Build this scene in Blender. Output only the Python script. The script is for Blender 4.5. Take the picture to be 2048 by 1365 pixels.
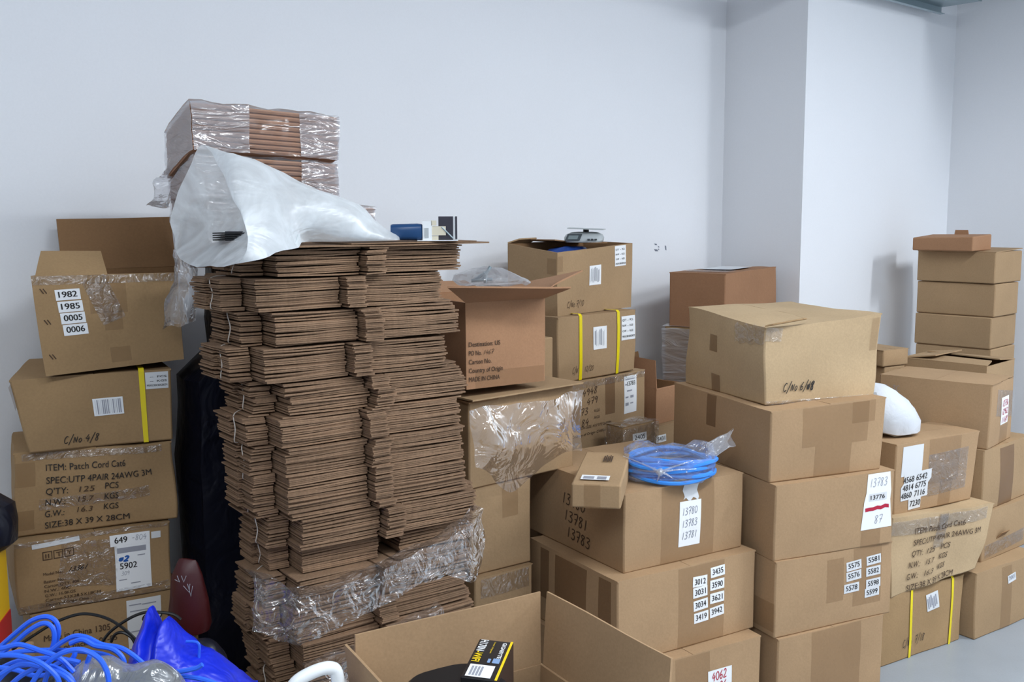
import bpy, math, random
from mathutils import Vector, Matrix, noise
S = bpy.context.scene
for o in list(bpy.data.objects): bpy.data.objects.remove(o)
COL = S.collection
R_ = math.radians
# ------------------------------------------------------------------ camera
F_PX, PITCH, ROLL, CAM_H = 2040.0, R_(7.109), R_(0.222), 1.55
cp, sp = math.cos(PITCH), math.sin(PITCH)
_f = Vector((0, cp, -sp)); _r = Vector((1, 0, 0)); _d = Vector((0, -sp, -cp))
c_, s_ = math.cos(ROLL), math.sin(ROLL)
CR = c_ * _r + s_ * _d; CD = -s_ * _r + c_ * _d; CF = _f
cam = bpy.data.cameras.new('camera'); camo = bpy.data.objects.new('camera', cam); COL.objects.link(camo)
cam.sensor_width = 36; cam.lens = F_PX / 2048 * 36; cam.clip_start = .05
M = Matrix(((CR.x, -CD.x, -CF.x, 0), (CR.y, -CD.y, -CF.y, 0), (CR.z, -CD.z, -CF.z, CAM_H), (0, 0, 0, 1)))
camo.matrix_world = M
S.camera = camo
# ------------------------------------------------------------------ room frame (u along the back wall, n out of it), world, lights, exposure
WY = .85
WR = Vector((math.sin(WY), math.cos(WY), 0)); WN = Vector((math.cos(WY), -math.sin(WY), 0)); W0 = Vector((1.015, 4.95, 0))
def room(u, n, z=0): return W0 + WR * u + WN * n + Vector((0, 0, z))
ROOM_ROT = math.pi / 2 - WY
w = bpy.data.worlds.new('room_air'); S.world = w; w.use_nodes = True
w.node_tree.nodes['Background'].inputs[0].default_value = (.86, .92, 1, 1)
w.node_tree.nodes['Background'].inputs[1].default_value = .02
VS = S.view_settings
VS.view_transform = 'Standard'; VS.look = 'None'; VS.gamma = 1; VS.use_curve_mapping = False
VS.exposure = 0.14
#        u,    n,    z,   len_u, len_n, watt
LAMPS = [(0.90, 3.9, 3.08, .16, 1.25, 86), (-1.7, 2.9, 3.08, 2.6, .25, 64), (-5.0, 3.2, 3.08, 2.6, .25, 66), (-2.4, 5.4, 3.08, 2.6, .25, 20)]
LAMP_COL = (.88, .94, 1.0)
CEIL = 3.2
# ------------------------------------------------------------------ pixel helpers: a pixel of the photo at a given distance
def ray(px, py):
    v = CR * ((px - 1024) / F_PX) + CD * ((py - 682.5) / F_PX) + CF
    return v / v.y
def at(px, py, y): return Vector((0, 0, CAM_H)) + ray(px, py) * y
def atz(px, py, z):
    d = ray(px, py); return Vector((0, 0, CAM_H)) + d * ((z - CAM_H) / d.z)
# ------------------------------------------------------------------ materials
MATS = {}
def newmat(name):
    m = bpy.data.materials.new(name); m.use_nodes = True; nt = m.node_tree
    b = nt.nodes['Principled BSDF']; MATS[name] = m
    return m, nt, b
def lin(c):
    return tuple(((x / 255) / 12.92 if x / 255 <= .04045 else ((x / 255 + .055) / 1.055) ** 2.4) for x in c)
def paper_mat(name, rgb, rough=.85, var=.10, scale=4, fine=.06, bump=.15, bscale=60, objvar=.0, spec=.25):
    m, nt, b = newmat(name); N = nt.nodes; L = nt.links
    tc = N.new('ShaderNodeTexCoord')
    n1 = N.new('ShaderNodeTexNoise'); n1.inputs['Scale'].default_value = scale; n1.inputs['Detail'].default_value = 4
    n2 = N.new('ShaderNodeTexNoise'); n2.inputs['Scale'].default_value = 180; n2.inputs['Detail'].default_value = 2
    L.new(tc.outputs['Object'], n1.inputs['Vector']); L.new(tc.outputs['Object'], n2.inputs['Vector'])
    mr = N.new('ShaderNodeMapRange'); mr.inputs[1].default_value = .25; mr.inputs[2].default_value = .75; mr.inputs[3].default_value = 1 - var; mr.inputs[4].default_value = 1 + var
    mf = N.new('ShaderNodeMapRange'); mf.inputs[1].default_value = .25; mf.inputs[2].default_value = .75; mf.inputs[3].default_value = 1 - fine; mf.inputs[4].default_value = 1 + fine
    L.new(n1.outputs[0], mr.inputs[0]); L.new(n2.outputs[0], mf.inputs[0])
    mu = N.new('ShaderNodeMath'); mu.operation = 'MULTIPLY'; L.new(mr.outputs[0], mu.inputs[0]); L.new(mf.outputs[0], mu.inputs[1])
    out = mu.outputs[0]
    if objvar:
        oi = N.new('ShaderNodeObjectInfo'); mo = N.new('ShaderNodeMapRange'); mo.inputs[3].default_value = 1 - objvar; mo.inputs[4].default_value = 1 + objvar
        L.new(oi.outputs['Random'], mo.inputs[0]); m2 = N.new('ShaderNodeMath'); m2.operation = 'MULTIPLY'
        L.new(out, m2.inputs[0]); L.new(mo.outputs[0], m2.inputs[1]); out = m2.outputs[0]
    vm = N.new('ShaderNodeVectorMath'); vm.operation = 'SCALE'; vm.inputs[0].default_value = lin(rgb)
    L.new(out, vm.inputs['Scale']); L.new(vm.outputs[0], b.inputs['Base Color'])
    b.inputs['Roughness'].default_value = rough; b.inputs['Specular IOR Level'].default_value = spec
    if bump:
        n3 = N.new('ShaderNodeTexNoise'); n3.inputs['Scale'].default_value = bscale; n3.inputs['Detail'].default_value = 3; L.new(tc.outputs['Object'], n3.inputs['Vector'])
        bp = N.new('ShaderNodeBump'); bp.inputs['Strength'].default_value = bump; bp.inputs['Distance'].default_value = .004
        L.new(n3.outputs[0], bp.inputs['Height']); L.new(bp.outputs[0], b.inputs['Normal'])
    return m
def plain(name, rgb, rough=.5, metal=0, alpha=1, spec=.5, bump=0, bscale=30, bdist=.004, trans=0):
    m, nt, b = newmat(name)
    b.inputs['Base Color'].default_value = (*lin(rgb), 1); b.inputs['Roughness'].default_value = rough
    b.inputs['Metallic'].default_value = metal; b.inputs['Alpha'].default_value = alpha; b.inputs['Specular IOR Level'].default_value = spec
    if bump:
        N = nt.nodes; L = nt.links; tc = N.new('ShaderNodeTexCoord')
        n3 = N.new('ShaderNodeTexNoise'); n3.inputs['Scale'].default_value = bscale; n3.inputs['Detail'].default_value = 3; n3.inputs['Distortion'].default_value = .6
        L.new(tc.outputs['Object'], n3.inputs['Vector'])
        bp = N.new('ShaderNodeBump'); bp.inputs['Strength'].default_value = bump; bp.inputs['Distance'].default_value = bdist
        L.new(n3.outputs[0], bp.inputs['Height']); L.new(bp.outputs[0], b.inputs['Normal'])
    return m
def film_mat(name, mot=0, stretch=None, fres=.5, tint=(1, 1, 1), haze=.12, hazecol=(.85, .88, .92), gloss=.12, rough=.12, bscale=18, bump=.8, transl=0.0, bdist=.02):
    m, nt, b = newmat(name); N = nt.nodes; L = nt.links; N.remove(b)
    out = [n for n in N if n.type == 'OUTPUT_MATERIAL'][0]
    tc = N.new('ShaderNodeTexCoord')
    ns = N.new('ShaderNodeTexNoise'); ns.inputs['Scale'].default_value = bscale; ns.inputs['Detail'].default_value = 3; ns.inputs['Distortion'].default_value = 1.2
    L.new(tc.outputs['Object'], ns.inputs['Vector'])
    if stretch:
        mp = N.new('ShaderNodeMapping'); mp.inputs['Scale'].default_value = stretch; L.new(tc.outputs['Object'], mp.inputs[0]); L.new(mp.outputs[0], ns.inputs['Vector'])
    bp = N.new('ShaderNodeBump'); bp.inputs['Strength'].default_value = bump; bp.inputs['Distance'].default_value = bdist; L.new(ns.outputs[0], bp.inputs['Height'])
    tr = N.new('ShaderNodeBsdfTransparent'); tr.inputs[0].default_value = (*tint, 1)
    df = N.new('ShaderNodeBsdfDiffuse'); df.inputs[0].default_value = (*hazecol, 1); L.new(bp.outputs[0], df.inputs['Normal'])
    tl = N.new('ShaderNodeBsdfTranslucent'); tl.inputs[0].default_value = (*hazecol, 1); L.new(bp.outputs[0], tl.inputs['Normal'])
    md = N.new('ShaderNodeMixShader'); md.inputs[0].default_value = .5 if not transl else transl; L.new(df.outputs[0], md.inputs[1]); L.new(tl.outputs[0], md.inputs[2])
    gl = N.new('ShaderNodeBsdfGlossy'); gl.inputs['Roughness'].default_value = rough; gl.inputs[0].default_value = (1, 1, 1, 1); L.new(bp.outputs[0], gl.inputs['Normal'])
    m1 = N.new('ShaderNodeMixShader'); m1.inputs[0].default_value = haze; L.new(tr.outputs[0], m1.inputs[1]); L.new(md.outputs[0], m1.inputs[2])
    if mot:
        n9 = N.new('ShaderNodeTexNoise'); n9.inputs['Scale'].default_value = 7; n9.inputs['Detail'].default_value = 5; n9.inputs['Distortion'].default_value = 2; L.new(tc.outputs['Object'], n9.inputs['Vector'])
        r9 = N.new('ShaderNodeMapRange'); r9.inputs[1].default_value = .35; r9.inputs[2].default_value = .65; r9.inputs[3].default_value = haze - mot; r9.inputs[4].default_value = min(1, haze + mot * .5); L.new(n9.outputs[0], r9.inputs[0]); L.new(r9.outputs[0], m1.inputs[0])
    lw = N.new('ShaderNodeLayerWeight'); lw.inputs[0].default_value = .25; L.new(bp.outputs[0], lw.inputs['Normal'])
    ad = N.new('ShaderNodeMath'); ad.operation = 'MULTIPLY_ADD'; ad.inputs[1].default_value = fres; ad.inputs[2].default_value = gloss; ad.use_clamp = True
    L.new(lw.outputs['Fresnel'], ad.inputs[0])
    m2 = N.new('ShaderNodeMixShader'); L.new(ad.outputs[0], m2.inputs[0]); L.new(m1.outputs[0], m2.inputs[1]); L.new(gl.outputs[0], m2.inputs[2])
    L.new(m2.outputs[0], out.inputs[0])
    return m
KR = paper_mat('kraft', (168, 138, 105), objvar=.03)
KRT = paper_mat('kraft_tan', (164, 136, 103), objvar=.03)
KRL = paper_mat('kraft_light', (182, 157, 123), objvar=.02)
KRO = paper_mat('kraft_orange', (164, 124, 93))
KRR = paper_mat('kraft_reddish', (152, 113, 84))
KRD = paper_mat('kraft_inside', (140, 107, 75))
KRB = paper_mat('kraft_old', (158, 129, 93), var=.16)
SHEET = paper_mat('flattened_kraft', (134, 107, 84), var=.22, scale=9, fine=.15, objvar=.17, bump=.4)
SHEETW = paper_mat('wrapped_kraft', (172, 130, 102), var=.1, objvar=.08)
TAPE = plain('packing_tape', (150, 114, 76), rough=.28, alpha=.22, bump=.25, bscale=25)
TAPED = plain('packing_tape_dark', (116, 78, 48), rough=.28, alpha=.40, bump=.25, bscale=25)
CLEAR = film_mat('clear_tape', haze=.05, gloss=.10, rough=.15, bscale=30, bump=.9)
PAPER = plain('white_paper', (236, 238, 240), rough=.7)
PAPERG = plain('grey_white_paper', (214, 216, 218), rough=.6)
INK = plain('black_ink', (38, 34, 32), rough=.7)
INKL = plain('grey_ink', (150, 152, 162), rough=.7)
INKB = plain('brown_black_ink', (74, 54, 38), rough=.8)
PEN = plain('pencil_ink', (120, 126, 140), rough=.7)
REDINK = plain('red_marker', (176, 24, 56), rough=.6)
BLUEINK = plain('blue_marker', (30, 90, 170), rough=.6)
YEL = plain('yellow_strap', (232, 210, 10), rough=.35)
STRING = plain('white_string', (205, 196, 186), rough=.6)
FILM = film_mat('stretch_film', haze=.09, gloss=.10, rough=.10, bscale=17, bump=1.0, bdist=.035)
FILMD = film_mat('draped_film', haze=.12, gloss=.08, rough=.12, bscale=10, bump=.8, bdist=.03, hazecol=(.8, .8, .86))
FILMG = film_mat('wrap_film', haze=.42, hazecol=(.74, .76, .82), gloss=.12, rough=.14, bscale=16, bump=.9, stretch=(.35, .35, 1.6))
FILMW = film_mat('thin_wrap_film', haze=.05, gloss=.04, rough=.14, bscale=10, bump=.6, stretch=(.4, .4, 1.4))
FILMH = film_mat('hazy_bag', haze=.30, gloss=.10, rough=.2, bscale=14, bump=.9, hazecol=(.82, .85, .90))
FILMC = film_mat('cable_bag_film', haze=.16, gloss=.06, rough=.2, bscale=22, bump=.9, hazecol=(.85, .90, 1))
WBAG = film_mat('white_bag', haze=.84, gloss=.03, rough=.30, bscale=8, bump=.55, fres=.16, mot=.22, hazecol=(.92, .96, .98), transl=.42, stretch=(.7, .7, 1.5))
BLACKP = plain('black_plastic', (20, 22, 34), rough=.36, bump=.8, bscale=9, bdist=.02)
BLUEBAG = plain('blue_plastic', (20, 44, 205), rough=.34, bump=.7, bscale=12, bdist=.02)
CABLE = plain('blue_cable', (44, 104, 240), rough=.4)
COIL = plain('blue_coil', (58, 140, 232), rough=.4)
BLK = plain('black_rubber', (18, 18, 20), rough=.45)
REDBAG = plain('dark_red', (62, 10, 14), rough=.45, bump=.4, bscale=20)
REDP = plain('red_plastic', (190, 24, 40), rough=.4)
YELP = plain('yellow_plastic', (240, 190, 20), rough=.45)
WHITEP = plain('white_plastic', (232, 236, 238), rough=.35)
CREAM = plain('cream_plastic', (214, 206, 184), rough=.4)
NAVYP = plain('navy_plastic', (24, 66, 112), rough=.3)
DARKP = plain('dark_plastic', (52, 50, 60), rough=.35)
GREYP = plain('grey_plastic', (176, 182, 184), rough=.35)
LCD = plain('lcd', (120, 132, 134), rough=.2)
DGREY = plain('dark_grey_plastic', (70, 76, 80), rough=.35)
STEEL = plain('galvanised_steel', (160, 176, 182), rough=.4, metal=.75, bump=.1, bscale=50)
WHITEB = plain('white_woven_bag', (204, 208, 214), rough=.6, bump=.6, bscale=18, bdist=.008)
BLUEIN = plain('navy_blue_bag', (30, 62, 130), rough=.4, bump=.6, bscale=30)
WALL = paper_mat('white_painted_wall', (233, 235, 239), rough=.65, var=.012, scale=2, fine=.012, bump=.06, bscale=40, spec=.3)
CEILM = plain('ceiling_paint', (225, 226, 228), rough=.8)
FLOORM = paper_mat('polished_concrete', (148, 155, 162), rough=.35, var=.09, scale=3, fine=.04, bump=.03, spec=.5)
LAMPM = plain('lamp_housing', (225, 228, 230), rough=.4)
em, nt, b = newmat('lamp_diffuser'); b.inputs['Emission Color'].default_value = (.92, .96, 1, 1); b.inputs['Emission Strength'].default_value = 4
# ------------------------------------------------------------------ mesh helpers
def tag(o, label=None, cat=None, group=None, kind=None):
    if label: o['label'] = label
    if cat: o['category'] = cat
    if group: o['group'] = group
    if kind: o['kind'] = kind
    return o
def mesh_obj(name, verts, faces, mat, parent=None, smooth=True, angle=35, mats=None, fm=None):
    me = bpy.data.meshes.new(name); me.from_pydata([tuple(v) for v in verts], [], faces); me.update()
    for mm in (mats or [mat]): me.materials.append(mm)
    if fm: me.polygons.foreach_set('material_index', fm)
    if smooth:
        me.polygons.foreach_set('use_smooth', [True] * len(me.polygons))
        me.set_sharp_from_angle(angle=R_(angle))
    o = bpy.data.objects.new(name, me); COL.objects.link(o)
    if parent: o.parent = parent
    return o
def empty(name, loc, rot=0, label=None, cat=None, group=None):
    o = bpy.data.objects.new(name, None); COL.objects.link(o); o.location = loc; o.rotation_euler = (0, 0, rot); o.empty_display_size = .05
    return tag(o, label, cat, group)
def bevel(o, w=.004, seg=2, ang=40):
    m = o.modifiers.new('bevel', 'BEVEL'); m.width = w; m.segments = seg; m.limit_method = 'ANGLE'; m.angle_limit = R_(ang); m.harden_normals = False
    return o
class MB:
    def __init__(s): s.v = []; s.f = []
    def box(s, a, b, bend=None):
        i = len(s.v); x0, y0, z0 = a; x1, y1, z1 = b
        s.v += [Vector(p) for p in ((x0, y0, z0), (x1, y0, z0), (x1, y1, z0), (x0, y1, z0), (x0, y0, z1), (x1, y0, z1), (x1, y1, z1), (x0, y1, z1))]
        s.f += [tuple(i + k for k in q) for q in ((0, 3, 2, 1), (4, 5, 6, 7), (0, 1, 5, 4), (1, 2, 6, 5), (2, 3, 7, 6), (3, 0, 4, 7))]
        return s
    def grid(s, fn, nu, nv, flip=False):
        i = len(s.v)
        for a in range(nu + 1):
            for b_ in range(nv + 1): s.v.append(Vector(fn(a / nu, b_ / nv)))
        for a in range(nu):
            for b_ in range(nv):
                q = (i + a * (nv + 1) + b_, i + (a + 1) * (nv + 1) + b_, i + (a + 1) * (nv + 1) + b_ + 1, i + a * (nv + 1) + b_ + 1)
                s.f.append(q[::-1] if flip else q)
        return s
    def slab(s, fn, th, nu, nv):
        """grid surface fn(u,v) thickened by th along its normal (towards -normal)"""
        def nrm(u, v):
            e = .01; u0 = min(max(u, e), 1 - e); v0 = min(max(v, e), 1 - e)
            n = (Vector(fn(u0 + e, v0)) - Vector(fn(u0 - e, v0))).cross(Vector(fn(u0, v0 + e)) - Vector(fn(u0, v0 - e)))
            return n.normalized() if n.length else Vector((0, 0, 1))
        i = len(s.v); W = nv + 1
        for side in (0, 1):
            for a in range(nu + 1):
                for b_ in range(nv + 1):
                    p = Vector(fn(a / nu, b_ / nv)); s.v.append(p - nrm(a / nu, b_ / nv) * (th * side))
        k = (nu + 1) * W
        for a in range(nu):
            for b_ in range(nv):
                q = (i + a * W + b_, i + (a + 1) * W + b_, i + (a + 1) * W + b_ + 1, i + a * W + b_ + 1)
                s.f.append(q); s.f.append(tuple(x + k for x in q[::-1]))
        per = [(a, 0) for a in range(nu)] + [(nu, b_) for b_ in range(nv)] + [(a, nv) for a in range(nu, 0, -1)] + [(0, b_) for b_ in range(nv, 0, -1)]
        ids = [i + a * W + b_ for a, b_ in per]
        for t in range(len(ids)):
            p, q = ids[t], ids[(t + 1) % len(ids)]; s.f.append((q, p, p + k, q + k))
        return s
    def tube(s, pts, r, seg=8, cap=True):
        pts = [Vector(p) for p in pts]; i = len(s.v); n = len(pts)
        up = Vector((.13, .21, .97))
        for k, p in enumerate(pts):
            t = (pts[min(k + 1, n - 1)] - pts[max(k - 1, 0)]).normalized()
            a = t.cross(up)
            if a.length < 1e-3: a = t.cross(Vector((1, 0, 0)))
            a.normalize(); b_ = t.cross(a); up = b_ if b_.dot(up) > 0 else -b_
            b2 = up; a2 = b2.cross(t)
            rr = r(k / (n - 1)) if callable(r) else r
            for j in range(seg):
                an = 2 * math.pi * j / seg; s.v.append(p + a2 * math.cos(an) * rr + b2 * math.sin(an) * rr)
        for k in range(n - 1):
            for j in range(seg):
                s.f.append((i + k * seg + j, i + k * seg + (j + 1) % seg, i + (k + 1) * seg + (j + 1) % seg, i + (k + 1) * seg + j))
        if cap:
            s.f.append(tuple(i + j for j in range(seg))[::-1]); s.f.append(tuple(i + (n - 1) * seg + j for j in range(seg)))
        return s
    def loft(s, loops, close=True, cap0=False, cap1=False):
        i = len(s.v); m = len(loops[0])
        for l in loops: s.v += [Vector(p) for p in l]
        for k in range(len(loops) - 1):
            for j in range(m if close else m - 1):
                s.f.append((i + k * m + j, i + k * m + (j + 1) % m, i + (k + 1) * m + (j + 1) % m, i + (k + 1) * m + j))
        if cap0: s.f.append(tuple(i + j for j in range(m))[::-1])
        if cap1: s.f.append(tuple(i + (len(loops) - 1) * m + j for j in range(m)))
        return s
    def disp(s, amp, freq, seed=0, i0=0):
        for k in range(i0, len(s.v)):
            s.v[k] = s.v[k] + nz(s.v[k], freq, seed) * amp
        return s
    def build(s, name, mat, parent=None, **k): return mesh_obj(name, s.v, s.f, mat, parent, **k)
def nz(p, freq, seed): return noise.noise_vector(Vector(p) * freq + Vector((seed * 7.31, seed * 3.7, seed * 1.9)))
def spline(pts, per=8, closed=False):
    P = [Vector(p) for p in pts]; n = len(P); out = []
    rng = range(n if closed else n - 1)
    for i in rng:
        g = (lambda k: P[k % n]) if closed else (lambda k: P[min(max(k, 0), n - 1)])
        p0, p1, p2, p3 = g(i - 1), g(i), g(i + 1), g(i + 2)
        for k in range(per):
            t = k / per; out.append(.5 * ((2 * p1) + (p2 - p0) * t + (2 * p0 - 5 * p1 + 4 * p2 - p3) * t * t + (3 * p1 - p0 - 3 * p2 + p3) * t ** 3))
    if not closed: out.append(P[-1])
    return out
# ------------------------------------------------------------------ lettering
_tc = {}
def text2d(s, cond=1.0, bold=0.0, shear=0.0, spacing=1.0):
    key = (s, cond, bold, shear, spacing)
    if key in _tc: return _tc[key]
    cu = bpy.data.curves.new('t', 'FONT'); cu.body = s; cu.size = 1; cu.offset = bold; cu.resolution_u = 3; cu.shear = shear; cu.space_character = spacing
    ob = bpy.data.objects.new('t', cu); COL.objects.link(ob); bpy.context.view_layer.update()
    me = bpy.data.meshes.new_from_object(ob.evaluated_get(bpy.context.evaluated_depsgraph_get()))
    v = [(p.co.x * cond, p.co.y) for p in me.vertices]; f = [tuple(p.vertices) for p in me.polygons]
    bpy.data.objects.remove(ob); bpy.data.curves.remove(cu); bpy.data.meshes.remove(me)
    x0 = min(a for a, b in v); x1 = max(a for a, b in v)
    v = [((a - x0), b) for a, b in v]
    _tc[key] = (v, f, x1 - x0); return _tc[key]
GL = {'0': [[(.3, 1), (.06, .75), (.05, .3), (.28, 0), (.54, .28), (.52, .75), (.3, 1)]], '1': [[(.30, 1), (.22, 0)]], '2': [[(.06, .8), (.3, 1), (.5, .8), (.36, .42), (.03, .02), (.58, .05)]],
      '3': [[(.08, .96), (.4, 1), (.5, .8), (.22, .56), (.5, .42), (.46, .1), (.22, 0), (.02, .1)]], '4': [[(.36, 1), (.05, .42), (.58, .46)], [(.46, .7), (.36, -.05)]],
      '5': [[(.55, 1), (.16, .96), (.1, .58), (.4, .6), (.5, .3), (.3, 0), (.02, .08)]], '6': [[(.45, 1), (.14, .6), (.06, .22), (.26, 0), (.5, .2), (.4, .46), (.1, .36)]],
      '7': [[(.04, .96), (.56, 1), (.26, 0)], [(.16, .5), (.54, .54)]], '8': [[(.46, .9), (.26, 1), (.1, .8), (.44, .34), (.34, .02), (.1, .12), (.18, .44), (.5, .82), (.44, .94)]],
      '9': [[(.5, .78), (.3, 1), (.08, .76), (.26, .54), (.5, .76), (.4, 0)]], 'C': [[(.55, .9), (.3, 1), (.06, .6), (.12, .1), (.36, 0), (.58, .15)]], '/': [[(.55, 1.25), (.05, -.3)]],
      'N': [[(.05, 0), (.1, .8), (.42, .05), (.5, .85)]], 'O': [[(.3, .6), (.1, .4), (.16, .05), (.38, .03), (.48, .36), (.3, .6)]], ':': [[(.22, .55), (.28, .5)], [(.22, .12), (.28, .07)]], '-': [[(.1, .5), (.5, .52)]],
      '.': [[(.2, .03), (.26, 0)]], '*': [[(.1, .8), (.4, .3), (.1, .3), (.5, .8), (.2, .1), (.5, .5), (.1, .6), (.45, .1)]], ' ': []}
def hand2d(s, pen=.06, adv=.72, slant=.15):
    v = []; f = []; x = 0
    for ch in s:
        for st in GL.get(ch, []):
            P = spline([(a + x + slant * b_, b_, 0) for a, b_ in st], 4)
            i = len(v)
            for k, p in enumerate(P):
                t = (P[min(k + 1, len(P) - 1)] - P[max(k - 1, 0)]); t = t.normalized() if t.length else Vector((1, 0, 0))
                n = Vector((-t.y, t.x, 0)) * pen * .5
                v += [(p.x + n.x, p.y + n.y), (p.x - n.x, p.y - n.y)]
            for k in range(len(P) - 1): f.append((i + 2 * k + 1, i + 2 * k + 3, i + 2 * k + 2, i + 2 * k))
        x += adv * (.55 if ch in ':.' else .85 if ch == '1' else 1)
    return v, f, x
# ------------------------------------------------------------------ cartons
KEYS = {'Nb': (0, 0, 0), 'Rb': (1, 0, 0), 'Lb': (0, 1, 0), 'Bb': (1, 1, 0), 'Nt': (0, 0, 1), 'Rt': (1, 0, 1), 'Lt': (0, 1, 1), 'Bt': (1, 1, 1)}
class Carton:
    """local x = along the right face (from the near edge), y = along the left face, z = up"""
    def __init__(s, name, label, cat, pos, yaw, wl, wr, h, mat=KR, bulge=.004, crush=.003, seed=0, dc={}, group=None, split='u', flaps=True, n=12, open_=False, inner=KRD, freq=5, tape=None):
        s.wl, s.wr, s.h, s.bulge, s.crush, s.seed, s.freq = wl, wr, h, bulge, crush, seed, freq
        s.root = empty(name, pos, math.pi / 2 - yaw, label, cat, group); s.mat = mat
        s.c = {k: Vector((a * wr, b_ * wl, c * h)) + Vector(dc.get(k, (0, 0, 0))) for k, (a, b_, c) in KEYS.items()}
        if open_: s._open(n, mat, inner)
        else: s._closed(n, mat, flaps, split)
    def P(s, u, v, w):
        c = s.c; r = Vector((0, 0, 0))
        for k, (a, b_, d) in KEYS.items():
            r += c[k] * ((u if a else 1 - u) * (v if b_ else 1 - v) * (w if d else 1 - w))
        B = s.bulge; bu = 4 * u * (1 - u); bv = 4 * v * (1 - v); bw = 4 * w * (1 - w)
        r.y += B * (2 * v - 1) * bu * bw; r.x += B * (2 * u - 1) * bv * bw
        if s.crush:
            k = nz(r, s.freq, s.seed) * s.crush; k.z *= .5 if w > .02 else 0; r += k
        return r
    def _closed(s, n, mat, flaps, split):
        m = MB(); tz = 1.0
        m.grid(lambda a, b_: s.P(a, 0, b_), n, n); m.grid(lambda a, b_: s.P(1, a, b_), n, n)
        m.grid(lambda a, b_: s.P(1 - a, 1, b_), n, n); m.grid(lambda a, b_: s.P(0, 1 - a, b_), n, n)
        m.grid(lambda a, b_: s.P(a, b_, 1) - Vector((0, 0, .004 if flaps else 0)), n, n); m.grid(lambda a, b_: s.P(b_, a, 0), n, n)
        s.body = mesh_obj('body', *weld(m.v, m.f), mat, s.root)
        bevel(s.body, .005)
        if flaps:
            g = .004
            for k in (0, 1):
                rng = (0 - .003 / s.wr, .5 - g / 2) if k == 0 else (.5 + g / 2, 1 + .003 / s.wr)
                def fn(a, b_, rng=rng):
                    q = rng[0] + (rng[1] - rng[0]) * a
                    u, v = (q, b_) if split == 'u' else (b_, q)
                    p = s.P(min(max(u, 0), 1), min(max(v, 0), 1), 1); e = 4 * b_ * (1 - b_)
                    p.z += .0005 + .0025 * abs(nz((u * 3, v * 3, k), 1, s.seed).x)
                    return p
                f = MB().slab(fn, .004 if split == 'u' else -.004, 8, 8); mesh_obj('top_flap', f.v, f.f, mat, s.root)
    def _open(s, n, mat, inner):
        t = .006; m = MB(); fm = []
        def ring(q):  # perimeter param 0..4
            k = int(q) % 4; f = q - int(q)
            return [(f, 0), (1, f), (1 - f, 1), (0, 1 - f)][k]
        def outer(a, b_): u, v = ring(a * 4 if a < 1 else 0); return s.P(u, v, b_)
        def innr(a, b_):
            u, v = ring(a * 4 if a < 1 else 0); tu, tv = t / s.wr, t / s.wl
            return s.P(tu + u * (1 - 2 * tu), tv + v * (1 - 2 * tv), b_ if b_ > .03 else .03)
        m.grid(outer, 4 * n, n); fm += [0] * (4 * n * n)
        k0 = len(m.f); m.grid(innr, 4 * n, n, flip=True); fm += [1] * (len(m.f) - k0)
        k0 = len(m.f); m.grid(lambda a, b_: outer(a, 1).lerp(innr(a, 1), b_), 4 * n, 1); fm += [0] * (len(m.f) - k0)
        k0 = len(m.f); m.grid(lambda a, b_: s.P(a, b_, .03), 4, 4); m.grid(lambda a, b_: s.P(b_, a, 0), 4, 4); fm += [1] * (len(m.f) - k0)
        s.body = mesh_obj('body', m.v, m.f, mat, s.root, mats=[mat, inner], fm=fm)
    def pt(s, face, a, b_, off=.0008):
        def q(a, b_):
            if face == 'R': return s.P(a / s.wr, 0, b_ / s.h)
            if face == 'L': return s.P(0, 1 - a / s.wl, b_ / s.h)
            return s.P(a / s.wr, b_ / s.wl, 1)
        e = .004; off = off + s.crush * .12; n = (q(a + e, b_) - q(a - e, b_)).cross(q(a, b_ + e) - q(a, b_ - e)).normalized()
        return q(a, b_) + n * (off + (.0035 if face == 'T' else 0))
    def decal(s, name, face, a, b_, w, h, mat, rot=0, off=.0009, n=6, parent=None, shape=None, label=None, th=0):
        m = MB(); cr, sr = math.cos(R_(rot)), math.sin(R_(rot))
        if mat in (TAPE, TAPED): off = .0004
        def fn(u, v):
            x, y = (u - .5) * w, (v - .5) * h
            if shape: x, y = shape(u, v, x, y)
            return s.pt(face, a + w / 2 + x * cr - y * sr, b_ + h / 2 + x * sr + y * cr, off)
        if th: m.slab(fn, th, n, n)
        else: m.grid(fn, n, n)
        o = m.build(name, mat, parent or s.root)
        if label: o['label'] = label
        return o
    def text(s, face, txt, a, b_, size, mat=INK, parent=None, rot=0, cond=1, bold=0, hand=False, pen=.07, off=.0018, name=None, width=None, slant=.15, shear=0, adv=.72):
        v, f, wd = hand2d(txt, pen, adv, slant) if hand else text2d(txt, 1, 0, shear)
        if bold and not hand:
            nv = len(v); v = v + [(x + bold * 3.2, y) for x, y in v]; f = f + [tuple(i + nv for i in q) for q in f]; wd += bold * 3.2
        k = size if hand else size / .7   # size = cap height
        sx = k * cond
        if width: sx = width / wd
        cr, sr = math.cos(R_(rot)), math.sin(R_(rot))
        V = [s.pt(face, a + x * sx * cr - y * k * sr, b_ + x * sx * sr + y * k * cr, off) for x, y in v]
        return mesh_obj(name or ('handwriting' if hand else 'printed_text'), V, f, mat, parent or s.root, smooth=False)
    def local(s, p): # world -> local
        return Matrix.Rotation(-(s.root.rotation_euler.z), 3, 'Z') @ (Vector(p) - s.root.location)
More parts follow.
